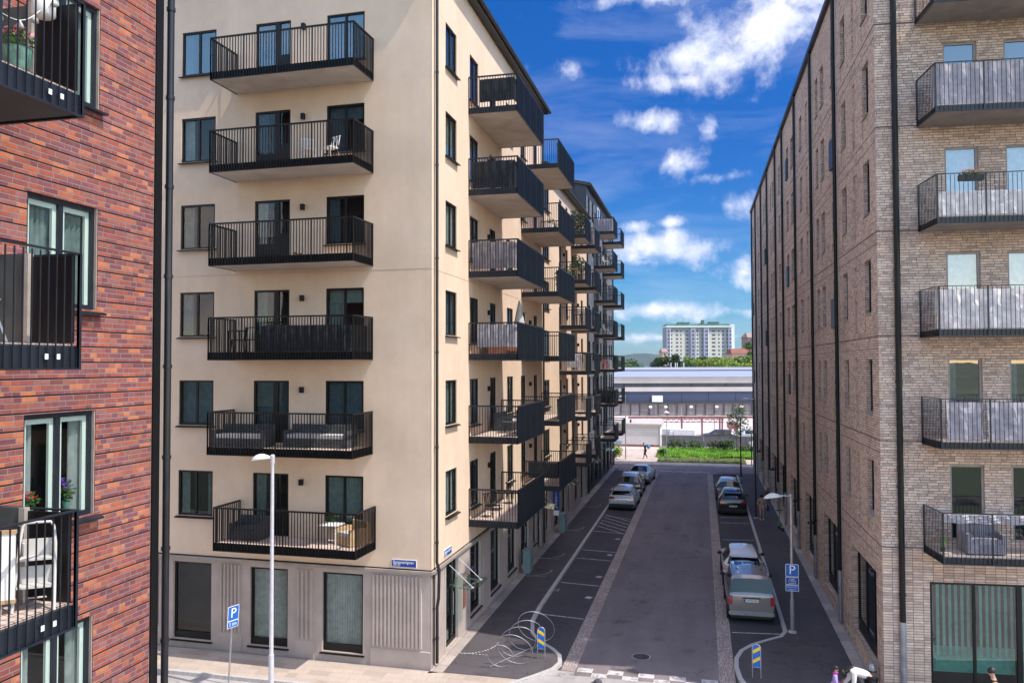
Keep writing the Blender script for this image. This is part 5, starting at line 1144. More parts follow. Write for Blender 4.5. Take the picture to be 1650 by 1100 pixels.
# ------------------------------------------------------------------ people
def skin(name, verts, edges, mat, parent, sub=2, root=0):
    """verts: (x,y,z,rx,ry)"""
    me = bpy.data.meshes.new(name); me.from_pydata([v[:3] for v in verts], edges, []); me.materials.append(M[mat])
    o = link(name, me, parent)
    md = o.modifiers.new('skin', 'SKIN'); md.use_smooth_shade = True
    for i, v in enumerate(verts): o.data.skin_vertices[0].data[i].radius = (v[3], v[4] if len(v) > 4 else v[3]); o.data.skin_vertices[0].data[i].use_root = (i == root)
    s = o.modifiers.new('sub', 'SUBSURF'); s.levels = sub; s.render_levels = sub
    return o
def person(label, loc, rot, J, skinm='skin', top='fblack', bottom='fblack', hairm='hair', hair='short', sleeves='long', scale=1.0, shoes='fblack', legs_bare=False, extra=None):
    t = thing('person', label, 'person', loc, rot); t.scale = (scale,) * 3
    g_ = lambda k: V(J[k])
    vs = []; es = []
    def add(p, r, r2=None): vs.append((p[0], p[1], p[2], r, r2 or r)); return len(vs) - 1
    pel = add(g_('pel'), .125, .10); sp_ = add(g_('pel').lerp(g_('chest'), .5), .115, .09); ch = add(g_('chest'), .14, .10); es += [(pel, sp_), (sp_, ch)]
    nk = add(g_('neck'), .055); es.append((ch, nk)); h = g_('head'); hd0 = add(g_('neck').lerp(h, .45), .058); hd1 = add(h, .082, .092); hd = h + (h - g_('neck')).normalized() * .075; hd2 = add(hd, .062, .07); es += [(nk, hd0), (hd0, hd1), (hd1, hd2)]
    fwd = V(J.get('face', (0, 1, 0))).normalized()
    no = add(h + fwd * .098 - V((0, 0, .01)), .014); es.append((hd1, no))
    for s_ in ('l', 'r'):
        sh = add(g_('sh' + s_), .055); elb = add(g_('el' + s_), .042); wr = add(g_('wr' + s_), .028); es += [(ch, sh), (sh, elb), (elb, wr)]
        d = (g_('wr' + s_) - g_('el' + s_)).normalized(); side = V((0, 0, 1)).cross(d); side = side.normalized() if side.length > .2 else V((0, 1, 0))
        pm = add(g_('wr' + s_) + d * .05, .030, .018); es.append((wr, pm)); curl = V(J.get('curl', (0, .3, -.2)))
        for q in range(4):
            o0 = g_('wr' + s_) + d * .085 + side * (.030 - .02 * q); f0 = add(o0, .0095); l = (.040, .046, .043, .034)[q]; f1 = add(o0 + (d + curl * .3).normalized() * l, .009); f2 = add(o0 + (d + curl * .3).normalized() * l + (d + curl).normalized() * l * .7, .0075); es += [(pm, f0), (f0, f1), (f1, f2)]
        th = add(g_('wr' + s_) + d * .04 + side * .045, .011); th2 = add(g_('wr' + s_) + d * .075 + side * .065, .009); es += [(pm, th), (th, th2)]
        hp = add(g_('hp' + s_), .085); kn = add(g_('kn' + s_), .058); an = add(g_('an' + s_), .038); toe = add(g_('to' + s_), .035, .028); es += [(pel, hp), (hp, kn), (kn, an), (an, toe)]
    skin('body', vs, es, skinm, t, 2)
    # top garment
    vs = []; es = []; a = add(g_('pel'), .145, .118); b_ = add(g_('pel').lerp(g_('chest'), .5), .138, .112); c = add(g_('chest'), .165, .122); n = add(g_('chest').lerp(g_('neck'), .72), .075); es += [(a, b_), (b_, c), (c, n)]
    for s_ in ('l', 'r'):
        sh = add(g_('sh' + s_), .072); es.append((c, sh))
        if sleeves == 'none': continue
        if sleeves == 'long': e = add(g_('el' + s_), .058); w_ = add(g_('wr' + s_).lerp(g_('el' + s_), .06), .043); es += [(sh, e), (e, w_)]
        else: e = add(g_('sh' + s_).lerp(g_('el' + s_), .7), .062); es.append((sh, e))
    skin('shirt', vs, es, top, t, 2)
    vs = []; es = []; a = add(g_('pel') - V((0, 0, .0)), .142, .115)
    for s_ in ('l', 'r'):
        hp = add(g_('hp' + s_), .105); k = add(g_('kn' + s_).lerp(g_('hp' + s_), .12 if legs_bare else 0), .08); es += [(a, hp), (hp, k)]
        if not legs_bare: n = add(g_('an' + s_) + V((0, 0, .03)), .058); es.append((k, n))
    skin('trousers', vs, es, bottom, t, 2)
    for s_ in ('l', 'r'):
        vs = []; es = []; a = add(g_('an' + s_) - V((0, 0, .02)), .05); m_ = add(g_('an' + s_).lerp(g_('to' + s_), .5) - V((0, 0, .01)), .048, .04); e = add(g_('to' + s_) + (g_('to' + s_) - g_('an' + s_)) * .1, .042, .034); es = [(a, m_), (m_, e)]
        skin('shoe', vs, es, shoes, t, 1)
    up_ = (h - g_('neck')).normalized(); b = MB(); rr = random.Random(4)
    R = up_.to_track_quat('Z', 'Y').to_matrix().to_4x4(); b.T = Matrix.Translation(h + up_ * .035 - fwd * .018) @ R; b.ell((0, 0, 0), (.094, .108, .102), 14, 10, zmin=-.25)
    if hair == 'long': b.ell((0, 0, -.08), (.085, .06, .14), 12, 8); b.T = Matrix.Translation(h - up_ * .03 - fwd * .06) @ R; b.ell((0, 0, -.05), (.085, .055, .16), 12, 8)
    if hair == 'tail': b.T = Matrix.Translation(h - fwd * .13 - up_ * .05) @ R; b.ell((0, 0, 0), (.04, .05, .11), 10, 8)
    if hair == 'bushy': b.T = Matrix.Translation(h + up_ * .03 - fwd * .02) @ R; b.ell((0, 0, 0), (.13, .14, .13), 14, 10, zmin=-.6)
    b.T = None; hb_ = b.build('hair', hairm, t, smooth=True)
    b = MB(); sd = up_.cross(fwd).normalized()
    for q in (1, -1): b.ell(h + sd * .032 * q + fwd * .078 + up_ * .012, (.010, .010, .007), 6, 4); 
    b.ell(h + fwd * .083 - up_ * .045, (.022, .012, .006), 6, 4, 0)
    b.build('face_features', 'fblack', t)
    return t
stand = dict(pel=(0, 0, .95), chest=(0, .02, 1.33), neck=(0, .02, 1.49), head=(0, .045, 1.62), shl=(-.19, .01, 1.40), shr=(.19, .01, 1.40), ell=(-.24, -.03, 1.12), elr=(.24, -.03, 1.12), wrl=(-.22, .12, .92), wrr=(.22, .12, .92), hpl=(-.09, 0, .9), hpr=(.09, 0, .9), knl=(-.10, .12, .50), knr=(.10, .02, .49), anl=(-.10, .16, .09), anr=(.10, -.22, .14), tol=(-.10, .32, .04), tor=(.11, -.10, .05))
def pose(**k): d = dict(stand); d.update(k); return d
p1 = person('person in dark cap and dark top walking left across the light crossing', (-2.72, 20.95, -.1), PI / 2 + .1, pose(head=(0, .07, 1.60), neck=(0, .03, 1.49)), 'skin', 'fblack', 'fblack', 'hair', 'short')
b = MB(); b.T = Matrix.Translation((0, .045, 1.655)) @ Matrix.Rotation(-.18, 4, 'X'); b.ell((0, 0, 0), (.104, .118, .10), 16, 10, zmin=-.12); b.T = Matrix.Translation((0, .15, 1.655)) @ Matrix.Rotation(-.30, 4, 'X'); b.ell((0, 0, 0), (.078, .11, .012), 14, 6); b.T = None; b.build('cap', flat('grey_cap_cloth', (.07, .065, .075), .9), p1, smooth=True)
p2 = person('person in beige coat carrying a dark bag, walking on the right pavement', (3.42, 52.9, 0), PI, pose(wrr=(.20, .16, 1.05), elr=(.27, .0, 1.15), wrl=(-.30, .05, .86), knr=(.1, .1, .5), anr=(.1, .02, .1), tor=(.1, .16, .04), anl=(-.1, -.02, .09), tol=(-.1, .12, .04), knl=(-.1, .08, .5)), 'skin', 'fbei', 'skin', 'hair', 'bushy', scale=.93, legs_bare=True, shoes='white')
t = thing('shoulder_bag', 'dark bag held at the side of the beige-coated walker', 'bag', (3.78, 52.86, .62)); b = MB(); b.hexa([(-.09, -.16, 0), (.09, -.16, 0), (.09, .16, 0), (-.09, .16, 0), (-.06, -.13, .26), (.06, -.13, .26), (.06, .13, .26), (-.06, .13, .26)]); b.build('bag_body', 'fblack', t); b = MB(); b.tube([(0, -.1, .25), (0, -.06, .40), (0, .06, .40), (0, .1, .25)], .01, 6); b.build('strap', 'fblack', t)
p3 = person('person in dark clothes with a bright blue backpack crossing by the white shed', (-6.12, 85.3, -.1), PI / 2, pose(chest=(0, .07, 1.32), neck=(0, .12, 1.47), head=(0, .17, 1.59), anr=(.1, -.2, .1)), 'skin', 'fblack', 'fblack', 'hairb', 'short', scale=.97)
t = thing('backpack', 'bright blue backpack on the person by the white shed', 'backpack', (-5.82, 85.3, .92)); b = MB(); b.ell((.0, 0, .28), (.17, .19, .28), 14, 10); b.build('pack', 'fcyan', t, smooth=True); b = MB(); b.ell((.1, 0, .16), (.1, .13, .12), 10, 8); b.build('front_pocket', 'fred', t, smooth=True)
bend = dict(pel=(0, -.05, .90), chest=(0, .36, 1.06), neck=(0, .50, 1.06), head=(0, .60, .99), shl=(-.17, .40, 1.02), shr=(.17, .40, 1.02), ell=(-.20, .42, .76), elr=(.22, .42, .76), wrl=(-.12, .62, .62), wrr=(.12, .62, .62), hpl=(-.09, -.05, .86), hpr=(.09, -.05, .86), knl=(-.1, .0, .47), knr=(.1, .04, .47), anl=(-.1, -.08, .08), anr=(.1, -.04, .08), tol=(-.1, .10, .04), tor=(.1, .14, .04), face=(0, .75, -.65))
p4 = person('person in white knitted top bending down over the small child', (4.42, 24.55, 0), PI / 2 + .12, bend, 'skin', 'fwhite', 'fblack', 'hair', 'long')
p4.scale = (1.1,) * 3
child = pose(wrl=(-.06, .26, 1.02), wrr=(.06, .26, 1.02), ell=(-.24, .06, 1.08), elr=(.24, .06, 1.08), anr=(.1, .0, .09), tor=(.1, .14, .04), knr=(.1, .02, .5), anl=(-.1, 0, .09), tol=(-.1, .14, .04), knl=(-.1, .02, .5), head=(0, .05, 1.64))
p5 = person('small child in a lilac jacket with a dark ponytail', (3.52, 24.5, 0), -PI / 2 - .1, child, 'skin', 'flil', 'flil', 'hair', 'tail', scale=.70)
b = MB(); b.lathe([(.24, .55), (.21, .8), (.17, 1.0), (.15, 1.1)], n=18); b.build('skirt', 'flil', p5, smooth=True); b = MB(); b.tube([(.09 * math.cos(a) , .02 + .09 * math.sin(a), 1.50) for a in [2 * PI * i / 12 for i in range(12)]], .035, 8, close=True); b.build('scarf', 'fpink', p5, smooth=True)
t = thing('drink_carton', 'small orange drink held by the child', 'drink', (3.72, 24.5, .72)); b = MB(); b.box(-.025, .025, -.02, .02, 0, .11); b.build('carton_body', 'orange', t); b = MB(); b.tube([(0, 0, .11), (.02, 0, .17)], .004, 5); b.build('straw', 'white', t)
p6 = person('bare-shouldered person in a dark vest passing the green shop window', (7.36, 23.75, 0), PI / 2 - .1, pose(head=(0, .06, 1.62)), 'skin', 'fblack', 'fbei', 'hair', 'short', sleeves='none')
p6.scale = (1.02,) * 3

# ------------------------------------------------------------------ things on the balconies
def on(key, x, y, z=None):
    """world point at local (x,y) on a balcony's floor"""
    b = Bal[key]; rr = b.parent; M_ = Matrix.Translation(rr.location) @ Matrix.Rotation(rr.rotation_euler.z, 4, 'Z') @ Matrix.Translation(b.location) @ Matrix.Rotation(b.rotation_euler.z, 4, 'Z')
    return M_ @ V((x, y, .252 if z is None else z)), b.rotation_euler.z
def sofa(key, x, y, label, w_=1.4, mat='rattan', cm='cush', rz=0, d=.75):
    p, r = on(key, x, y); t = thing('outdoor_sofa', label, 'sofa', p, r + rz)
    b = MB(); b.box(-w_ / 2, w_ / 2, -d / 2, d / 2, .02, .30); b.build('base', mat, t); b = MB(); b.box(-w_ / 2, w_ / 2, d / 2 - .12, d / 2, .30, .72); b.build('backrest', mat, t)
    for s_ in (-1, 1): b = MB(); b.box(s_ * w_ / 2 - (.1 if s_ > 0 else 0), s_ * w_ / 2 + (.1 if s_ < 0 else 0), -d / 2, d / 2 - .121, .302, .55); b.build('armrest', mat, t)
    b = MB(); b.box(-w_ / 2 + .11, w_ / 2 - .11, -d / 2 + .02, d / 2 - .13, .302, .42); b.build('seat_cushion', cm, t)
    return t
def chair(key, x, y, label, mat='black', rz=0, sh='slat'):
    p, r = on(key, x, y); t = thing('balcony_chair', label, 'chair', p, r + rz)
    b = MB(); b.box(-.21, .21, -.2, .2, .42, .45); b.build('seat', mat, t); b = MB()
    for i in range(5): b.bar((-.18 + i * .09, .19, .45), (-.18 + i * .09, .27, .86), .02)
    b.bar((-.21, .27, .86), (.21, .27, .86), .03); b.build('backrest', mat, t)
    for a in (-1, 1):
        for c in (-1, 1): b = MB(); b.bar((a * .19, c * .18, .42), (a * .2, c * .21, 0), .025); b.build('leg', mat, t)
    return t
def table(key, x, y, label, mat='black', w_=.6, h=.7, rz=0):
    p, r = on(key, x, y); t = thing('balcony_table', label, 'table', p, r + rz); b = MB(); b.box(-w_ / 2, w_ / 2, -w_ / 2.4, w_ / 2.4, h, h + .03); b.build('table_top', mat, t)
    for a in (-1, 1):
        for c in (-1, 1): b = MB(); b.bar((a * w_ * .42, c * w_ * .35, h), (a * w_ * .44, c * w_ * .38, 0), .03); b.build('leg', mat, t)
    return t
def leaves(b, c, r, n, size, rnd, flat_=.8):
    for _ in range(n):
        a = V((rnd.gauss(0, 1), rnd.gauss(0, 1), rnd.gauss(0, 1))).normalized() * (rnd.random() ** .4); p = V((c[0] + a.x * r[0], c[1] + a.y * r[1], c[2] + a.z * r[2]))
        u = V((rnd.gauss(0, 1), rnd.gauss(0, 1), rnd.gauss(0, .6))).normalized(); w_ = V((rnd.gauss(0, 1), rnd.gauss(0, 1), rnd.gauss(0, 1))).cross(u).normalized(); s = size * rnd.uniform(.6, 1.4)
        b._add([p - u * s, p + w_ * s * .5, p + u * s, p - w_ * s * .5], [(0, 1, 2, 3)], 0)
def pot_plant(p, label, h=.5, pot='terra', pr=.12, ph=.2, leaf='leafD', flowers=None, spread=.2, n=120, sz=.045, cat='potted plant', name='potted_plant'):
    t = thing(name, label, cat, p); b = MB(); b.lathe([(pr * .75, 0), (pr, ph), (pr * 1.06, ph), (pr * .9, ph - .01)], n=14); b.build('pot', pot, t, smooth=True, sharp=50)
    rn = random.Random(int(p[0] * 100 + p[2] * 37)); b = MB(); leaves(b, (0, 0, ph + h * .5), (spread, spread, h * .55), n, sz, rn)
    for i in range(6): a = rn.uniform(0, 6.28); b.tube([(0, 0, ph - .02), (spread * .5 * math.cos(a), spread * .5 * math.sin(a), ph + h * .8)], .004, 4)
    b.build('foliage', leaf, t)
    if flowers:
        b = MB(); leaves(b, (0, 0, ph + h * .85), (spread * .9, spread * .9, h * .28), n // 2, sz * .8, rn); b.build('flowers', flowers, t)
    return t
sofa(('F', 4), .9, -.75, 'x') if False else None
sofa(('F', 1), 3.55, -.5, 'grey rattan sofa with pale cushion on the second lowest front balcony', 2.3)
t = sofa(('F', 1), 1.0, -.95, 'dark storage sofa at the left end of the second lowest front balcony', 1.9, 'rattan', 'cush')
sofa(('F', 0), 4.5, -.55, 'pale cushioned armchair on the lowest front balcony', .8, 'wood', 'cush', -.5)
sofa(('F', 0), .75, -.6, 'grey rattan sofa at the left end of the lowest front balcony', 1.1, 'rattan', 'cushd')
table(('F', 0), 3.75, -.6, 'white table on the lowest front balcony', 'white', .7, .6)
chair(('F', 2), 1.2, -.75, 'black slatted chair at the left end of the curtained front balcony', 'black', .3); chair(('F', 2), .55, -.6, 'black chair tucked in the corner of the curtained front balcony', 'black', -1.2); table(('F', 2), .85, -1.15, 'small black bistro table on the curtained front balcony', 'black', .5)
chair(('F', 4), 3.3, -.9, 'white slatted chair in the middle of the second highest front balcony', 'white', .6); chair(('F', 4), 4.1, -.95, 'white slatted chair nearer the right end of the second highest front balcony', 'white', -.4)
p, r = on(('F', 3), 2.75, -.6); pot_plant(p, 'small orange pot on the floor of the third highest front balcony', .06, 'orange', .09, .16, n=20)
p, r = on(('F', 0), 3.6, -.25); pot_plant(p + V((0, 0, .5)), 'small leafy tree in a bowl on the lowest front balcony', .35, 'cushd', .2, .1, 'leafC', None, .22, 160)
sofa(('S', 1), 3.4, -.7, 'grey rattan lounge sofa on the second lowest side balcony', 1.7, 'rattan', 'cush'); table(('S', 1), 2.0, -1.1, 'low dark table on the second lowest side balcony', 'cushd', .7, .4)
chair(('S', 0), .8, -.7, 'dark chair nearest the corner on the lowest side balcony', 'black', -.5); chair(('S', 0), 3.9, -.8, 'dark chair at the far end of the lowest side balcony', 'black', .7); table(('S', 0), 2.3, -.8, 'dark table on the lowest side balcony', 'black', .7)
p, r = on(('S', 2), 4.2, -1.0); t = thing('parasol', 'closed cream parasol rising above the fabric-screened side balcony', 'parasol', p); b = MB(); b.tube([(0, 0, 0), (0, 0, 2.2)], .02, 8); b.build('pole', 'wood', t); b = MB(); b.lathe([(.30, .95), (.24, 1.3), (.12, 1.9), (.03, 2.3)], n=14); b.build('canopy', 'cush', t, smooth=True)
for (k, x, y, lab) in ((('T', 4), 1.2, -1.2, 'pale box on the second highest further side balcony'), (('T', 4), 2.6, -1.2, 'light planter on the second highest further side balcony')):
    p, r = on(k, x, y); pot_plant(p, lab, .3, 'wht', .2, .35, 'leafD', None, .2, 60)
for (k, x, y, lab) in ((('U', 5), .5, -.9, 'big leafy plant at the near end of the topmost balcony of the cream part'), (('U', 5), 1.6, -1.1, 'tall shrub at the far end of the topmost balcony of the cream part'), (('U', 4), 1.2, -1.0, 'dark bushy plant one balcony below the top of the cream part'), (('T', 3), 4.0, -1.4, 'trailing plant at the far end of a further side balcony')):
    p, r = on(k, x, y); pot_plant(p, lab, 1.2, 'cushd', .22, .4, 'leafC', None, .5, 420, .07)
chair(('X', 5), .8, -.9, 'white chair on a high slate balcony', 'white', .5); chair(('X', 3), .8, -.9, 'pale folding chair on a middle slate balcony', 'cush', .5); chair(('X', 2), 1.1, -.8, 'orange chair on a lower slate balcony', 'orange', .5); table(('X', 2), 1.9, -.9, 'white table on a lower slate balcony', 'white'); table(('U', 4), .6, -.8, 'wooden table on a high cream balcony', 'wood'); table(('U', 3), 1.2, -.9, 'grey table on a middle cream balcony', 'cushd')
p, r = on(('X', 6), 1.2, -.25); t = thing('mirror_frame', 'white framed glass sheet standing on the top slate balcony', 'glass frame', p, r); b = MB(); b.box(-.7, .7, -.02, .02, .9, .98); b.box(-.7, .7, -.02, .02, 2.0, 2.08); b.box(-.7, -.62, -.02, .02, .2, 2.0); b.box(.62, .7, -.02, .02, .2, 2.0); b.build('white_frame', 'wht', t); b = MB(); b.box(-.62, .62, -.004, .004, .98, 2.0); b.build('glass_sheet', 'paneb', t)
# near left balconies
p, r = on(('L', 1), 3.79, -1.22, .29)
t = thing('step_ladder', 'cream folding step ladder standing in the corner of the lowest visible left balcony', 'step ladder', p, 0); t.rotation_euler = (0, 0, .62); t.scale = (.82, .82, .80)
wd = .22
b = MB()
for s_ in (-1, 1): b.tube([(s_ * (wd + .03), -.28, 0), (s_ * wd, .0, .88), (s_ * (wd - .03), .04, 1.12)], .020, 8)
b.tube([(-(wd - .03), .04, 1.12), (-(wd - .07), .05, 1.18), (wd - .07, .05, 1.18), (wd - .03, .04, 1.12)], .020, 8); b.build('front_frame', 'cush', t, smooth=True, sharp=60)
b = MB()
for s_ in (-1, 1): b.tube([(s_ * (wd - .02), .26, 0), (s_ * (wd - .05), .02, .9)], .016, 8)
b.tube([(-(wd - .02), .25, .06), (wd - .02, .25, .06)], .014, 8); b.build('rear_frame', 'cush', t, smooth=True, sharp=60)
for z, y in ((.32, -.17), (.68, -.05)):
    b = MB(); b.hexa([(-wd + .01, y - .10, z), (wd - .01, y - .10, z), (wd - .02, y + .14, z), (-wd + .02, y + .14, z), (-wd + .01, y - .10, z + .025), (wd - .01, y - .10, z + .025), (wd - .02, y + .14, z + .025), (-wd + .02, y + .14, z + .025)]); b.box(-wd + .02, wd - .02, y + .141, y + .16, z - .02, z + .26); b.build('step', 'cush', t)
p, r = on(('L', 1), 3.17, -.80, .29)
t = thing('white_board', 'white board with wooden edges leaning behind the step ladder', 'board', p, .6); b = MB(); b.box(-.62, .52, .03, .07, .16, .88); b.build('panel', 'white', t); b = MB(); b.box(-.62, .53, .02, .08, .88, .92); b.build('edge_strip', 'wood', t); b = MB(); b.box(-.62, .53, .02, .08, .12, .16); b.build('edge_strip', 'wood', t); b = MB(); b.box(.35, .39, .0, .1, 0, .12); b.box(-.3, -.26, .0, .1, 0, .12); b.build('foot', 'white', t)
p, r = on(('L', 3), 3.36, -1.27, .29); pot_plant(p, 'green glazed pot of reddish succulents on the top left balcony', .22, 'potg', .15, .27, 'leafD', 'petp', .17, 90, .035)
p, r = on(('L', 2), 3.2, -.9, .29); t = thing('folding_chair', 'folding chair frame at the left edge of the middle left balcony', 'chair', p, r); b = MB()
for s_ in (-1, 1): b.tube([(s_ * .2, -.25, 0), (s_ * .2, .15, .85)], .012, 6); b.tube([(s_ * .2, .25, 0), (s_ * .2, -.15, .48)], .012, 6)
b.build('frame', 'steel', t); b = MB(); b.box(-.2, .2, -.16, .2, .44, .46); b.build('seat', 'black', t); b = MB(); b.box(-.2, .2, .08, .15, .62, .82); b.build('backrest', 'black', t)
# string lights and lantern on the top left balcony
t = thing('string_lights', 'string of pale bell lights looped inside the top left balcony', 'string lights', tuple(on(('L', 3), 3.2, -1.3, .3)[0])); q0 = t.location.copy()
def lp(x, y, z): return on(('L', 3), x, y, z)[0] - q0
b = MB(); pts = []
for i in range(25):
    f = i / 24; pts.append(lp(2.3 + 1.6 * f, -1.36, (.80 + .03 * math.cos(f * 14) + .62 * max(0, (f - .5) / .5) ** 1.6)))
b.tube(pts, .004, 5); b.build('cord', 'wht', t)
for i in (3, 7, 11, 15, 18, 22):
    b = MB(); q = pts[i]; b.lathe([(.042, -.085), (.034, -.05), (.012, -.01), (.010, 0)], q.x, q.y, q.z, 10); b.build('bell_shade', 'cush', t, smooth=True)
p, r = on(('L', 3), 3.78, -1.2, 1.10); t = thing('paper_lantern', 'white drum lantern hanging on the top left balcony', 'lantern', p); b = MB(); b.lathe([(.11, 0), (.13, .02), (.13, .24), (.11, .26)], n=18); b.build('shade', 'white', t, smooth=True, sharp=50); b = MB(); b.tube([(0, 0, .24), (0, 0, 1.2)], .004, 5); b.build('cord', 'cush', t)
# flowers in the red brick building's third window
for (Y, fl, lab, h) in ((8.98, 'petr', 'red geranium behind the left pane of the brick building window above the ladder balcony', .22), (9.62, 'petv', 'violet flowers behind the right pane of the brick building window above the ladder balcony', .30)):
    pot_plant(V((-8.83, Y, 7.78)), lab, h, 'potg', .06, .10, 'leafB', fl, .12, 70, .035)
for x, lab in ((.95, 'window box of pink flowers hooked on the white-screened right balcony rail'), (2.75, 'second flower box further right on the white-screened balcony rail')):
    p, r = on(('R', 3), x, -1.42, 1.22); t = thing('flower_box', lab, 'flower box', p, r); b = MB(); b.box(-.32, .32, .0, .17, 0, .16); b.build('trough', 'plast', t); rn = random.Random(int(x * 10)); b = MB(); leaves(b, (0, .08, .2), (.34, .12, .12), 260, .03, rn); b.build('foliage', 'leafB', t); b = MB(); leaves(b, (0, .08, .28), (.30, .1, .07), 90, .028, rn); b.build('flowers', 'petp', t)
p, r = on(('R', 0), .16, -1.0); pot_plant(p, 'small bright green plant at the left end of the lowest right balcony', .35, 'cushd', .07, .1, 'grass', None, .08, 60, .04)
t = sofa(('R', 0), 1.2, -.95, 'grey slatted lounge seat on the lowest right balcony', 1.0, 'lounge', 'lounge'); table(('R', 0), 3.0, -1.0, 'low slatted table on the lowest right balcony', 'lounge', .9, .35)
p, r = on(('R', 5), .35, -.9); pot_plant(p, 'dark plant at the corner of the topmost right balcony', .5, 'cushd', .12, .2, 'leafC', None, .2, 120)
t = sofa(('S', 2), 2.4, -.8, 'brown wooden bench behind the fabric of the middle side balcony', 2.2, 'brown', 'cushd')

# ------------------------------------------------------------------ background beyond the street (yard, shed, fence, hall, trees, tower)
cy, sy = math.cos(yaw), math.sin(yaw)
def Bk(l, d, z=0): return V((l * cy - d * sy, l * sy + d * cy, z))     # l metres right, d metres ahead
def kx(x, d): return (x - 825) / F_PX * d                                # lateral metres of a pixel column at distance d
def kz(y, d): return 9.8 - (y - 586.6) / F_PX * d
t = thing('white_shed', 'low white boarded shed with grey flat roof behind the far pavement', 'shed', (-10.0, 97.3, -.1))
b = MB(); b.box(-8, 4.75, 0, 5, .28, 2.45); b.build('wall', 'shed', t)
b = MB(); b.hexa([(-8.1, -.15, 2.45), (4.95, -.15, 2.45), (4.95, 5.2, 2.45), (-8.1, 5.2, 2.45), (-8.1, -.15, 2.75), (4.95, -.15, 2.75), (4.95, 5.2, 2.95), (-8.1, 5.2, 2.95)]); b.build('roof', ['conc'], t)
b = MB(); b.box(-8, 4.7, -.02, -.001, -.0, .28); b.build('plinth', 'rust', t); b = MB(); b.tube([(1.2, 1, 2.7), (1.2, 1, 3.2)], .1, 8); b.build('vent_pipe', 'plast', t)
b = MB(); b.box(4.62, 4.74, -.05, -.01, .1, 2.45); b.build('corner_trim', 'steel', t)
# railing fence
t = thing('railing_fence', 'tall steel railing fence along the grass strip', 'fence', (-5.2, 95.2, -.1)); b = MB(); n = 150
for i in range(n): x = i * .125; b.bar((x, .06 * x * .8, 0), (x, .06 * x * .8, 1.75), .022)
b.build('bars', 'steel', t); b = MB()
for z in (.25, 1.5): b.bar((0, 0, z), (18.7, .9, z), .04)
b.build('rail', 'steel', t)
for i in range(8): b = MB(); b.bar((i * 2.5, .12 * i, 0), (i * 2.5, .12 * i, 1.85), .07); b.build('post', 'steel', t)
t = thing('board_fence', 'low grey board wall standing behind the railings', 'fence', (-5.1, 98.5, -.1)); b = MB(); b.box(0, 12.6, 0, .08, 0, 1.28); b.build('boards', 'plank', t); b = MB(); b.box(-.05, 12.7, -.03, .11, 1.28, 1.34); b.build('capping', 'seam', t)
rn = random.Random(11)
def shrub(x, y, h, r_, leaf, lab, n=500, sz=.12, name='shrub', grp=None):
    t = thing(name, lab, 'shrub', (x, y, -.05), 0, grp); b = MB()
    for i in range(5): a = rn.uniform(0, 6.28); leaves(b, (r_ * .5 * math.cos(a), r_ * .5 * math.sin(a), h * rn.uniform(.35, .7)), (r_ * .6, r_ * .6, h * .4), n // 5, sz, rn)
    b.build('foliage', leaf, t); b = MB()
    for i in range(5): a = rn.uniform(0, 6.28); b.tube([(0, 0, 0), (r_ * .6 * math.cos(a), r_ * .6 * math.sin(a), h * .7)], .02, 5)
    b.build('stems', 'bark', t); return t
shrub(-3.1, 94.2, 1.25, 1.2, 'leafC', 'dark brown-green shrub at the left part of the railings'); shrub(-1.2, 94.4, 1.0, 1.1, 'leafD', 'low green shrub just right of the darkest shrub by the railings'); shrub(1.4, 94.3, 1.2, 1.2, 'leafC', 'dark shrub near the middle of the railings'); shrub(2.6, 94.0, 1.3, .9, 'leafD', 'fresh green shrub beside the young tree')
shrub(-4.6, 87.6, .7, .55, 'leafD', 'small green shrub at the foot of the slim lamp on the grass'); shrub(-9.2, 83.6, 1.5, .9, 'leafA', 'yellow-green shrub at the far left corner of the street', 700)
shrub(4.6, 92.5, .9, 1.0, 'leafD', 'low shrub right of the young tree trunk')
def tree(x, y, z, H, cr, ch, leaf, lab, n=1200, sz=.16, tr=.09, grp=None, clumps=14, conical=False, name='tree'):
    t = thing(name, lab, 'tree', (x, y, z), 0, grp); b = MB(); b.tube([(0, 0, 0), (.05, 0, H * .4), (0, .05, H * .8)], [tr, tr * .75, tr * .3], 8)
    cs_ = []
    for i in range(clumps):
        f = rn.random(); a = rn.uniform(0, 6.28); rr = cr * (1 - (f if conical else abs(f - .45) * 1.1)) * rn.uniform(.4, .95); c = (rr * math.cos(a), rr * math.sin(a), H - ch + ch * f); cs_.append(c); b.tube([(0, 0, H - ch + ch * f * .6 - ch * .15), c], [tr * .4, tr * .12], 5)
    b.build('trunk', 'bark', t, smooth=True); b = MB()
    for c in cs_: s_ = cr * rn.uniform(.28, .5); leaves(b, c, (s_, s_, s_ * .8), n // clumps, sz, rn)
    b.build('crown', leaf, t); return t
tree(3.35, 91.6, 0, 5.0, 1.5, 3.2, 'leafB', 'young slender tree with sparse crown on the grass strip', 900, .11, .07)
tree(6.6, 93, 0, 3.9, 1.5, 2.6, 'leafB', 'young tree at the right end of the grass strip', 700, .11, .06)
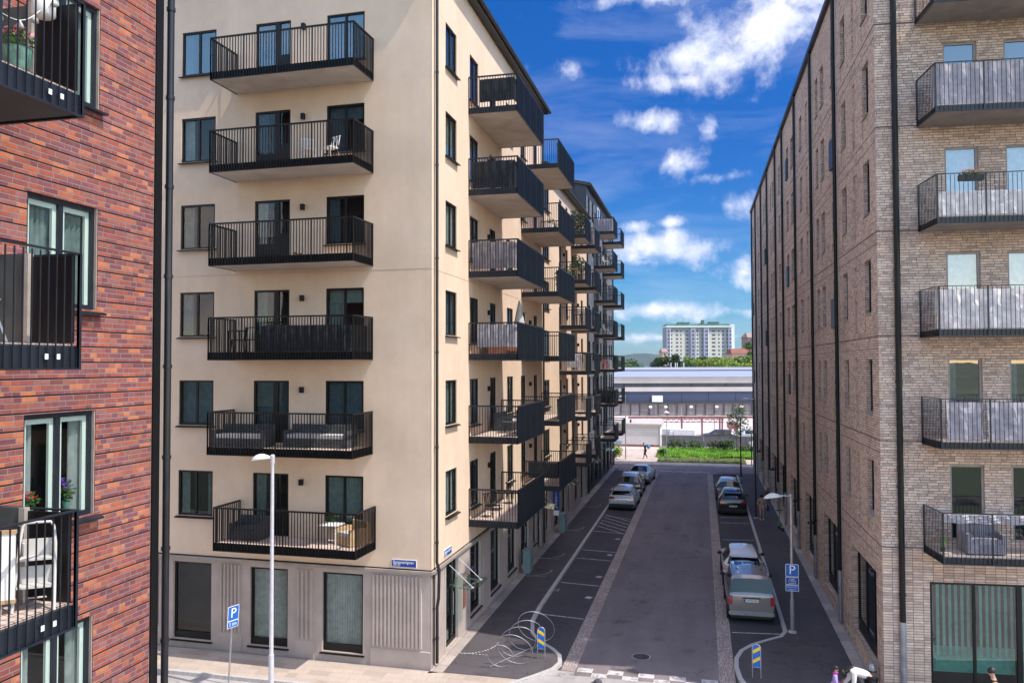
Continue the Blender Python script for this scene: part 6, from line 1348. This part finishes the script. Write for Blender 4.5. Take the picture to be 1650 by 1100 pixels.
# yard objects
def vehicle_box(x, y, lab, w_, l, h, mats, name='parked_truck', cat='truck', rz=0):
    t = thing(name, lab, cat, (x, y, -.1), rz); b = MB(); b.box(-w_ / 2, w_ / 2, -l / 2, l * .28, .55, h); b.build('cargo_box', mats[0], t); b = MB(); b.hexa([(-w_ / 2, l * .3, .5), (w_ / 2, l * .3, .5), (w_ / 2, l * .5, .5), (-w_ / 2, l * .5, .5), (-w_ / 2, l * .3, h * .85), (w_ / 2, l * .3, h * .85), (w_ / 2, l * .42, h * .85), (-w_ / 2, l * .42, h * .85)]); b.build('cab', mats[1], t)
    b = MB(); b.box(-w_ / 2 + .1, w_ / 2 - .1, l * .425, l * .47, h * .5, h * .78); b.build('windscreen', 'cglass', t)
    for yy in (-l * .3, l * .36):
        for s_ in (-1, 1): b = MB(); b.T = Matrix.Translation((s_ * (w_ / 2 - .12), yy, .42)) @ Matrix.Rotation(PI / 2, 4, 'Y'); b.lathe([(.36, -.12), (.42, -.08), (.42, .08), (.36, .12)], n=14); b.build('wheel', 'tyre', t)
    return t
vehicle_box(-4.9, 106, 'white truck with a red lower front behind the shed corner', 1.7, 3.0, 1.55, ('truck', 'orange'), rz=1.4); vehicle_box(-2.9, 104.5, 'white box van beside the red-fronted truck in the yard', 1.7, 3.4, 1.6, ('truck', 'truck'), rz=1.5)
for (x, y, lab, pm_) in ((1.6, 107, 'grey car parked in the yard behind the railings', 'p_dark'), (5.2, 108, 'silver car parked in the yard behind the railings', 'p_silver'), (7.2, 98.3, 'white car at the right end behind the railings', 'p_white')):
    car('yard_car', lab, 'car', (x + 2, y, -.1), 4.25, 1.79, hatch, pm_, gl_h, rot=PI / 2 + .1, group='cars in the yard')
# pipe gantry
def bx(l0, l1, d, z0, z1, dd=.3): return [Bk(l0, d, z0), Bk(l1, d, z0), Bk(l1, d + dd, z0), Bk(l0, d + dd, z0), Bk(l0, d, z1), Bk(l1, d, z1), Bk(l1, d + dd, z1), Bk(l0, d + dd, z1)]
t = thing('steel_gantry', 'rusty red steel gantry with zigzag truss in the yard', 'gantry', (0, 0, 0)); d = 112
b = MB(); b.hexa(bx(kx(1012, d), kx(1230, d), d, kz(674, d), kz(670.5, d))); b.build('beam', 'rust', t)
b = MB()
l0, l1 = kx(1066, d), kx(1164, d); zt_, zb_ = kz(674.5, d), kz(679.5, d); n = 22
b.bar(Bk(l0, d - .4, zb_), Bk(l1, d - .4, zb_), .1); b.bar(Bk(l0, d - .4, zt_), Bk(l1, d - .4, zt_), .1)
for i in range(n): a = l0 + (l1 - l0) * i / n; c = l0 + (l1 - l0) * (i + 1) / n; b.bar(Bk(a, d - .4, zb_ if i % 2 else zt_), Bk(c, d - .4, zt_ if i % 2 else zb_), .07)
b.build('truss', 'rust', t)
for x in (1097, 1129.5, 1158, 1162, 1214): b = MB(); b.bar(Bk(kx(x, d), d - .2, -.1), Bk(kx(x, d), d - .2, kz(671, d)), .24); b.build('post', 'rust', t)
for x, y0, lab in ((1097, 655, 'thin mast rising from the gantry'), (1150, 668, 'thin mast at the right of the gantry')):
    t = thing('mast', lab, 'mast', Bk(kx(x, 114), 114, -.1)); b = MB(); b.tube([(0, 0, 0), (0, 0, kz(y0, 114) + .1)], .05, 6); b.build('tube_shaft', 'steel', t)
for i, x in enumerate((1176, 1183)):
    t = thing('cable_drum', ['left of two dark cable drums in the yard', 'right of two dark cable drums in the yard'][i], 'cable drum', Bk(kx(x, 118), 118, .75)); b = MB(); b.T = Matrix.Rotation(PI / 2 , 4, 'X') @ Matrix.Rotation(0, 4, 'Z'); b.lathe([(.55, -.35), (.55, -.28), (.3, -.27), (.3, .27), (.55, .28), (.55, .35)], n=16); b.build('drum_body', 'rust', t)
    b = MB(); b.bar((0, 0, -.85), (0, 0, -.5), .3); b.build('stand', 'rust', t)
# long hall
t = thing('industrial_hall', 'long low hall with pale metal roof, dark window band and navy panels', 'building', Bk(kx(1100, 154), 154, 0)); rt_ = t.location.copy(); d = 154
lA, lB = kx(880, d), kx(1330, d)
def hb(z0, z1, o0, dd, nm, mt):
    b = MB(); b.hexa([p - rt_ for p in bx(lA, lB, d + o0, z0, z1, dd)]); return b.build(nm, mt, t)
hb(-.1, kz(649.5, d), 0, 40, 'base_wall', 'gate'); 
for i in range(30):
    a = lA + i * (lB - lA) / 30; c = a + (lB - lA) / 30
    if i % 2: b = MB(); b.hexa([p - rt_ for p in bx(a + .2, c - .2, d - .06, .15, kz(652, d), .05)]); b.build('upright_gate', 'gate2', t)
b = MB()
for i in range(31): a = lA + i * (lB - lA) / 30; b = MB(); b.bar(Bk(a, d - .15, -.1) - rt_, Bk(a, d - .15, kz(651, d)) - rt_, .12); b.build('gate_post', 'seam', t)
hb(kz(649.5, d), kz(647, d), -.5, 2, 'canopy', 'seam'); hb(kz(647, d), kz(630.5, d), 0, 40, 'navy_wall', 'navy'); hb(kz(630.5, d), kz(623.5, d), -.15, 40, 'concrete_band', 'conc'); hb(kz(623.5, d), kz(617, d), .35, 40, 'window_band', 'hrdk'); hb(kz(617, d), kz(607.5, d), -.15, 40, 'fascia', 'conc')
b = MB()
for i in range(14): a = lA + i * 5.2; b.bar(Bk(a, d - .01, kz(647, d)) - rt_, Bk(a, d - .01, kz(631, d)) - rt_, .06)
for i in range(9): a = lA + 2 + i * 6.5; b.bar(Bk(a, d + .3, kz(623.4, d)) - rt_, Bk(a, d + .3, kz(617.1, d)) - rt_, .15)
b.build('panel_joint', 'seam', t)
b = MB(); zf = kz(607.5, d); b.hexa([Bk(lA, d - .4, zf) - rt_, Bk(lB, d - .4, zf) - rt_, Bk(lB * 1.3, 206, kz(598, 206)) - rt_, Bk(lA * 1.3, 206, kz(598, 206)) - rt_, Bk(lA, d - .4, zf + .12) - rt_, Bk(lB, d - .4, zf + .12) - rt_, Bk(lB * 1.3, 206, kz(597.6, 206)) - rt_, Bk(lA * 1.3, 206, kz(597.6, 206)) - rt_]); b.build('roof', 'zinc', t)
b = MB(); b.hexa([p - rt_ for p in bx(lA * 1.3, lB * 1.3, 207, kz(598.6, 207), kz(596.0, 207), 1)]); b.build('gutter', 'seam', t)
b = MB(); b.hexa([Bk(lA * 1.3, 208, kz(597, 208)) - rt_, Bk(lB * 1.3, 208, kz(597, 208)) - rt_, Bk(lB * 1.7, 262, kz(592.4, 262)) - rt_, Bk(lA * 1.7, 262, kz(592.4, 262)) - rt_, Bk(lA * 1.3, 208, kz(596, 208)) - rt_, Bk(lB * 1.3, 208, kz(596, 208)) - rt_, Bk(lB * 1.7, 262, kz(591.6, 262)) - rt_, Bk(lA * 1.7, 262, kz(591.6, 262)) - rt_]); b.build('upper_roof', 'zinc', t)
for i, x in enumerate((1046, 1070.5, 1111, 1152, 1192, 1215)): b = MB(); q = Bk(kx(x, d), d - .9, kz(655, d)) - rt_; b.ell(q, (.35, .3, .25), 8, 6); b.bar(q, q + Bk(0, .9, .3), .08); b.build('wall_lamp', 'white', t)
b = MB(); q = Bk(kx(1058, d), d - .5, kz(642, d)) - rt_; b.box(q.x - 1, q.x + 1, q.y - .3, q.y + .3, q.z - .6, q.z + .6); b.build('air_unit', 'truck', t)
# tower block
d = 590; t = thing('tower_block', 'tall pale grey tower block with green roof beyond the trees', 'building', Bk(kx(1128, d), d, 0)); rt_ = t.location.copy()
xl, xr = kx(1073.5, d), kx(1176, d); zt_ = kz(527.5, d); zb_ = -12
def tb(l0, l1, z0, z1, o0, dd, nm, mt): b = MB(); b.hexa([p - rt_ for p in bx(l0, l1, d + o0, z0, z1, dd)]); return b.build(nm, mt, t)
tb(xl, xr, zb_, zt_, 0, 14, 'wall', 'bluegrey')
for (a, c) in ((1080, 1103), (1121.5, 1126), (1141, 1163)): b = MB(); b.hexa([p - rt_ for p in bx(kx(a, d), kx(c, d), d - .3, zb_, kz(534.5, d), .29)]); b.build('pale_wall_panel', 'hrw', t)
b = MB(); b.hexa([p - rt_ for p in bx(kx(1176, d), kx(1183, d), d - 1.2, zb_, kz(523, d), 15)]); b.build('end_wall', 'truck', t)
for (a, c) in ((1073.5, 1078.5), (1112.5, 1118.5), (1133.5, 1140), (1173, 1178)):
    b = MB(); b.hexa([p - rt_ for p in bx(kx(a, d), kx(c, d), d - 1.3, zb_, kz(528.5, d), 1.25)]); b.build('balcony_stack', 'hrv', t)
for x in (1078.8, 1118.8, 1140.2): b = MB(); b.hexa([p - rt_ for p in bx(kx(x, d), kx(x + .8, d), d - 1.6, zb_, kz(528.5, d), 1.5)]); b.build('white_fin', 'truck', t)
tb(xl - .3, xr + 2.5, zt_, zt_ + 1.1, -1.6, 16.6, 'cornice', 'truck'); 
b = MB(); P = lambda l, dd, z: Bk(l, d + dd, z) - rt_; z1 = zt_ + 1.1; b.hexa([P(xl - .5, -1.7, z1), P(xr + 2.8, -1.7, z1), P(xr + 2.8, 15, z1), P(xl - .5, 15, z1), P(xl + 1.5, 5, z1 + 2.0), P(xr, 5, z1 + 2.0), P(xr, 9, z1 + 2.0), P(xl + 1.5, 9, z1 + 2.0)]); b.build('roof', 'copper', t)
for (a, c, h) in ((1093, 1112, 1.6), (1143, 1160, 1.9), (1132, 1136, 3.2)): b = MB(); b.hexa([p - rt_ for p in bx(kx(a, d), kx(c, d), d + 1.5, z1 + .5, z1 + 1.2 + h, 3)]); b.build('roof_hut', 'copper', t)
b = MB()
for x, h in ((1096, 5), (1118, 8), (1124, 5), (1142, 4.5), (1158, 7)): b.bar(P(kx(x, d), 3, z1), P(kx(x, d), 3, z1 + h), .22)
b.build('antenna', 'steel', t)
cnt = 0; wm_ = None; rest = MB()
for k in range(11):
    z = zt_ - 2.2 - 2.83 * k
    for x, w_ in ((1081, 1.1), (1089, 1.7), (1096, 1.1), (1105, 2.0), (1114.5, 1.9), (1122.6, 1.2), (1130, 1.0), (1136, 2.2), (1147, 2.6), (1157, 1.2), (1163.5, 1.6), (1171, 1.0), (1075.5, 1.4), (1175, 1.4)):
        pr_ = -1.36 if x in (1114.5, 1136, 1075.5, 1175) else (-.34 if (1080 <= x <= 1103 or 1121 <= x <= 1126 or 1141 <= x <= 1163) else -.04)
        c_ = [p - rt_ for p in bx(kx(x, d) , kx(x, d) + w_, d + pr_, z - 1.3, z, .03)]
        if cnt < 98: b = MB(); b.hexa(c_); b.build('window', 'hrdk', t); cnt += 1
        else: rest.hexa(c_)
o = rest.build('window', 'hrdk', t); o['kind'] = 'stuff'
# other far houses
def far_house(l0, l1, d, zt_, lab, wm, rm_, wins_=True, depth=12):
    t = thing('far_house', lab, 'building', Bk((l0 + l1) / 2, d, 0)); r_ = t.location.copy(); b = MB(); b.hexa([p - r_ for p in bx(l0, l1, d, -3, zt_, depth)]); b.build('wall', wm, t)
    b = MB(); P = lambda l, dd, z: Bk(l, d + dd, z) - r_; b.hexa([P(l0 - .5, -.5, zt_), P(l1 + .5, -.5, zt_), P(l1 + .5, depth + .5, zt_), P(l0 - .5, depth + .5, zt_), P(l0 + .5, depth * .45, zt_ + 2.6), P(l1 - .5, depth * .45, zt_ + 2.6), P(l1 - .5, depth * .55, zt_ + 2.6), P(l0 + .5, depth * .55, zt_ + 2.6)]); b.build('roof', rm_, t)
    if wins_:
        z = zt_ - 1
        while z > 4:
            l = l0 + 1.2
            while l < l1 - 1.5: b = MB(); b.hexa([p - r_ for p in bx(l, l + 1.1, d - .05, z - 1.3, z, .04)]); b.build('window', 'hrdk', t); l += 3
            z -= 2.9
    return t
far_house(kx(1205.5, 420), kx(1235, 420), 420, kz(544, 420), 'pinkish rendered house rising at the edge of the right building', 'pinkb', 'pinkb'); far_house(kx(1180, 400), kx(1214, 400), 400, kz(570, 400), 'house under a red tiled roof right of the tower block', 'ochre', 'rroof', False); far_house(kx(1067, 560), kx(1076, 560), 560, kz(567, 560), 'ochre house end at the left foot of the tower block', 'ochre', 'pinkb')
# trees before the tower
wb = {k: MB() for k in 'AB'}
for i in range(46):
    f = i / 45; x = 1105 + f * 125 + rn.uniform(-2, 2); dd = rn.uniform(285, 345); l = kx(x, dd); ztop = kz(rn.uniform(570.5, 576) + (6 if f < .08 else 0), dd); r_ = rn.uniform(3.2, 5.5); key = 'A' if rn.random() < .75 else 'B'
    for q in range(7):
        c = Bk(l + rn.uniform(-r_, r_) * .8, dd + rn.uniform(-3, 3), ztop - r_ * rn.uniform(.5, 2.2)); leaves(wb[key], c, (r_ * .55, r_ * .55, r_ * .45), 130, .42, rn)
for key, mt, lab in (('A', 'leafA', 'sunlit yellow-green wood before the tower block'), ('B', 'leafB', 'mid green crowns within the wood before the tower block')):
    o = wb[key].build('wood', mt); tag(o, lab, 'wood'); o['kind'] = 'stuff'
wb = MB()
for i in range(14):
    x = 985 + i * 3.6; dd = rn.uniform(300, 340); r_ = 3.5
    if 1022 < x < 1050: continue
    for q in range(6): leaves(wb, Bk(kx(x, dd) + rn.uniform(-2, 2), dd, kz(580 if x < 1025 else 584, dd) - rn.uniform(1, 7)), (2.4, 2.4, 2.0), 110, .4, rn)
o = wb.build('wood', 'leafB'); tag(o, 'mid green wood at the left of the gap, behind the balconies', 'wood'); o['kind'] = 'stuff'
tp = Bk(kx(1089, 300), 300, -1); tree(tp.x, tp.y, -1, kz(572.5, 300) + 1, 4.5, 12, 'leafC', 'dark conifer standing alone before the tower block', 3600, .45, .3, clumps=26, conical=True, name='conifer')
tp = Bk(kx(1067, 300), 300, -1); tree(tp.x, tp.y, -1, kz(576, 300) + 1, 4.5, 11, 'leafC', 'rounded dark green tree left of the conifer', 3200, .45, .3, clumps=22)
tp = Bk(kx(1212, 330), 330, -1); tree(tp.x, tp.y, -1, kz(556, 330) + 1, 4.5, 12, 'leafB', 'taller green tree at the edge of the right building', 3200, .45, .3, clumps=22)
for i, x in enumerate((1081, 1088, 1091, 1101.5)):
    t = thing('flag_pole', ['pale pole furthest left above the hall roof', 'left of two close pale poles above the hall roof', 'right of two close pale poles above the hall roof', 'pale pole furthest right above the hall roof'][i], 'pole', Bk(kx(x, 280), 280, -.1)); b = MB(); b.tube([(0, 0, 0), (0, 0, kz(584, 280))], .13, 6); b.build('shaft', 'white', t)
hz = MB(); hz.box(-2600, 2600, -60, 5600, -4, 170); hm, hnt, hout = new_mat('haze_air')
pv = hnt.nodes.new('ShaderNodeVolumePrincipled'); pv.inputs['Color'].default_value = (.80, .88, 1, 1); pv.inputs['Density'].default_value = .000045; pv.inputs['Anisotropy'].default_value = .2; hnt.links.new(pv.outputs[0], hout.inputs['Volume'])
ho = hz.build('haze', [hm]); ho['kind'] = 'stuff'
# distant hills
b = MB(); n = 60; rowp = []
for i in range(n + 1):
    x = 400 + i * 20; d = 4200; y = 586 - 10 * math.exp(-((x - 1040) / 55) ** 2) - 5 * math.exp(-((x - 960) / 90) ** 2) - 6 * math.exp(-((x - 1250) / 140) ** 2) - 3 - 1.2 * math.sin(x * .05)
    rowp.append((kx(x, d), kz(y, d)))
for (a, za), (c, zc) in zip(rowp, rowp[1:]):
    b.quad(Bk(a * .85, 3300, -3), Bk(c * .85, 3300, -3), Bk(c, 4200, zc), Bk(a, 4200, za)); b.quad(Bk(a, 4200, za), Bk(c, 4200, zc), Bk(c * 1.2, 5200, -3), Bk(a * 1.2, 5200, -3))
struct('hills', b, 'hill')
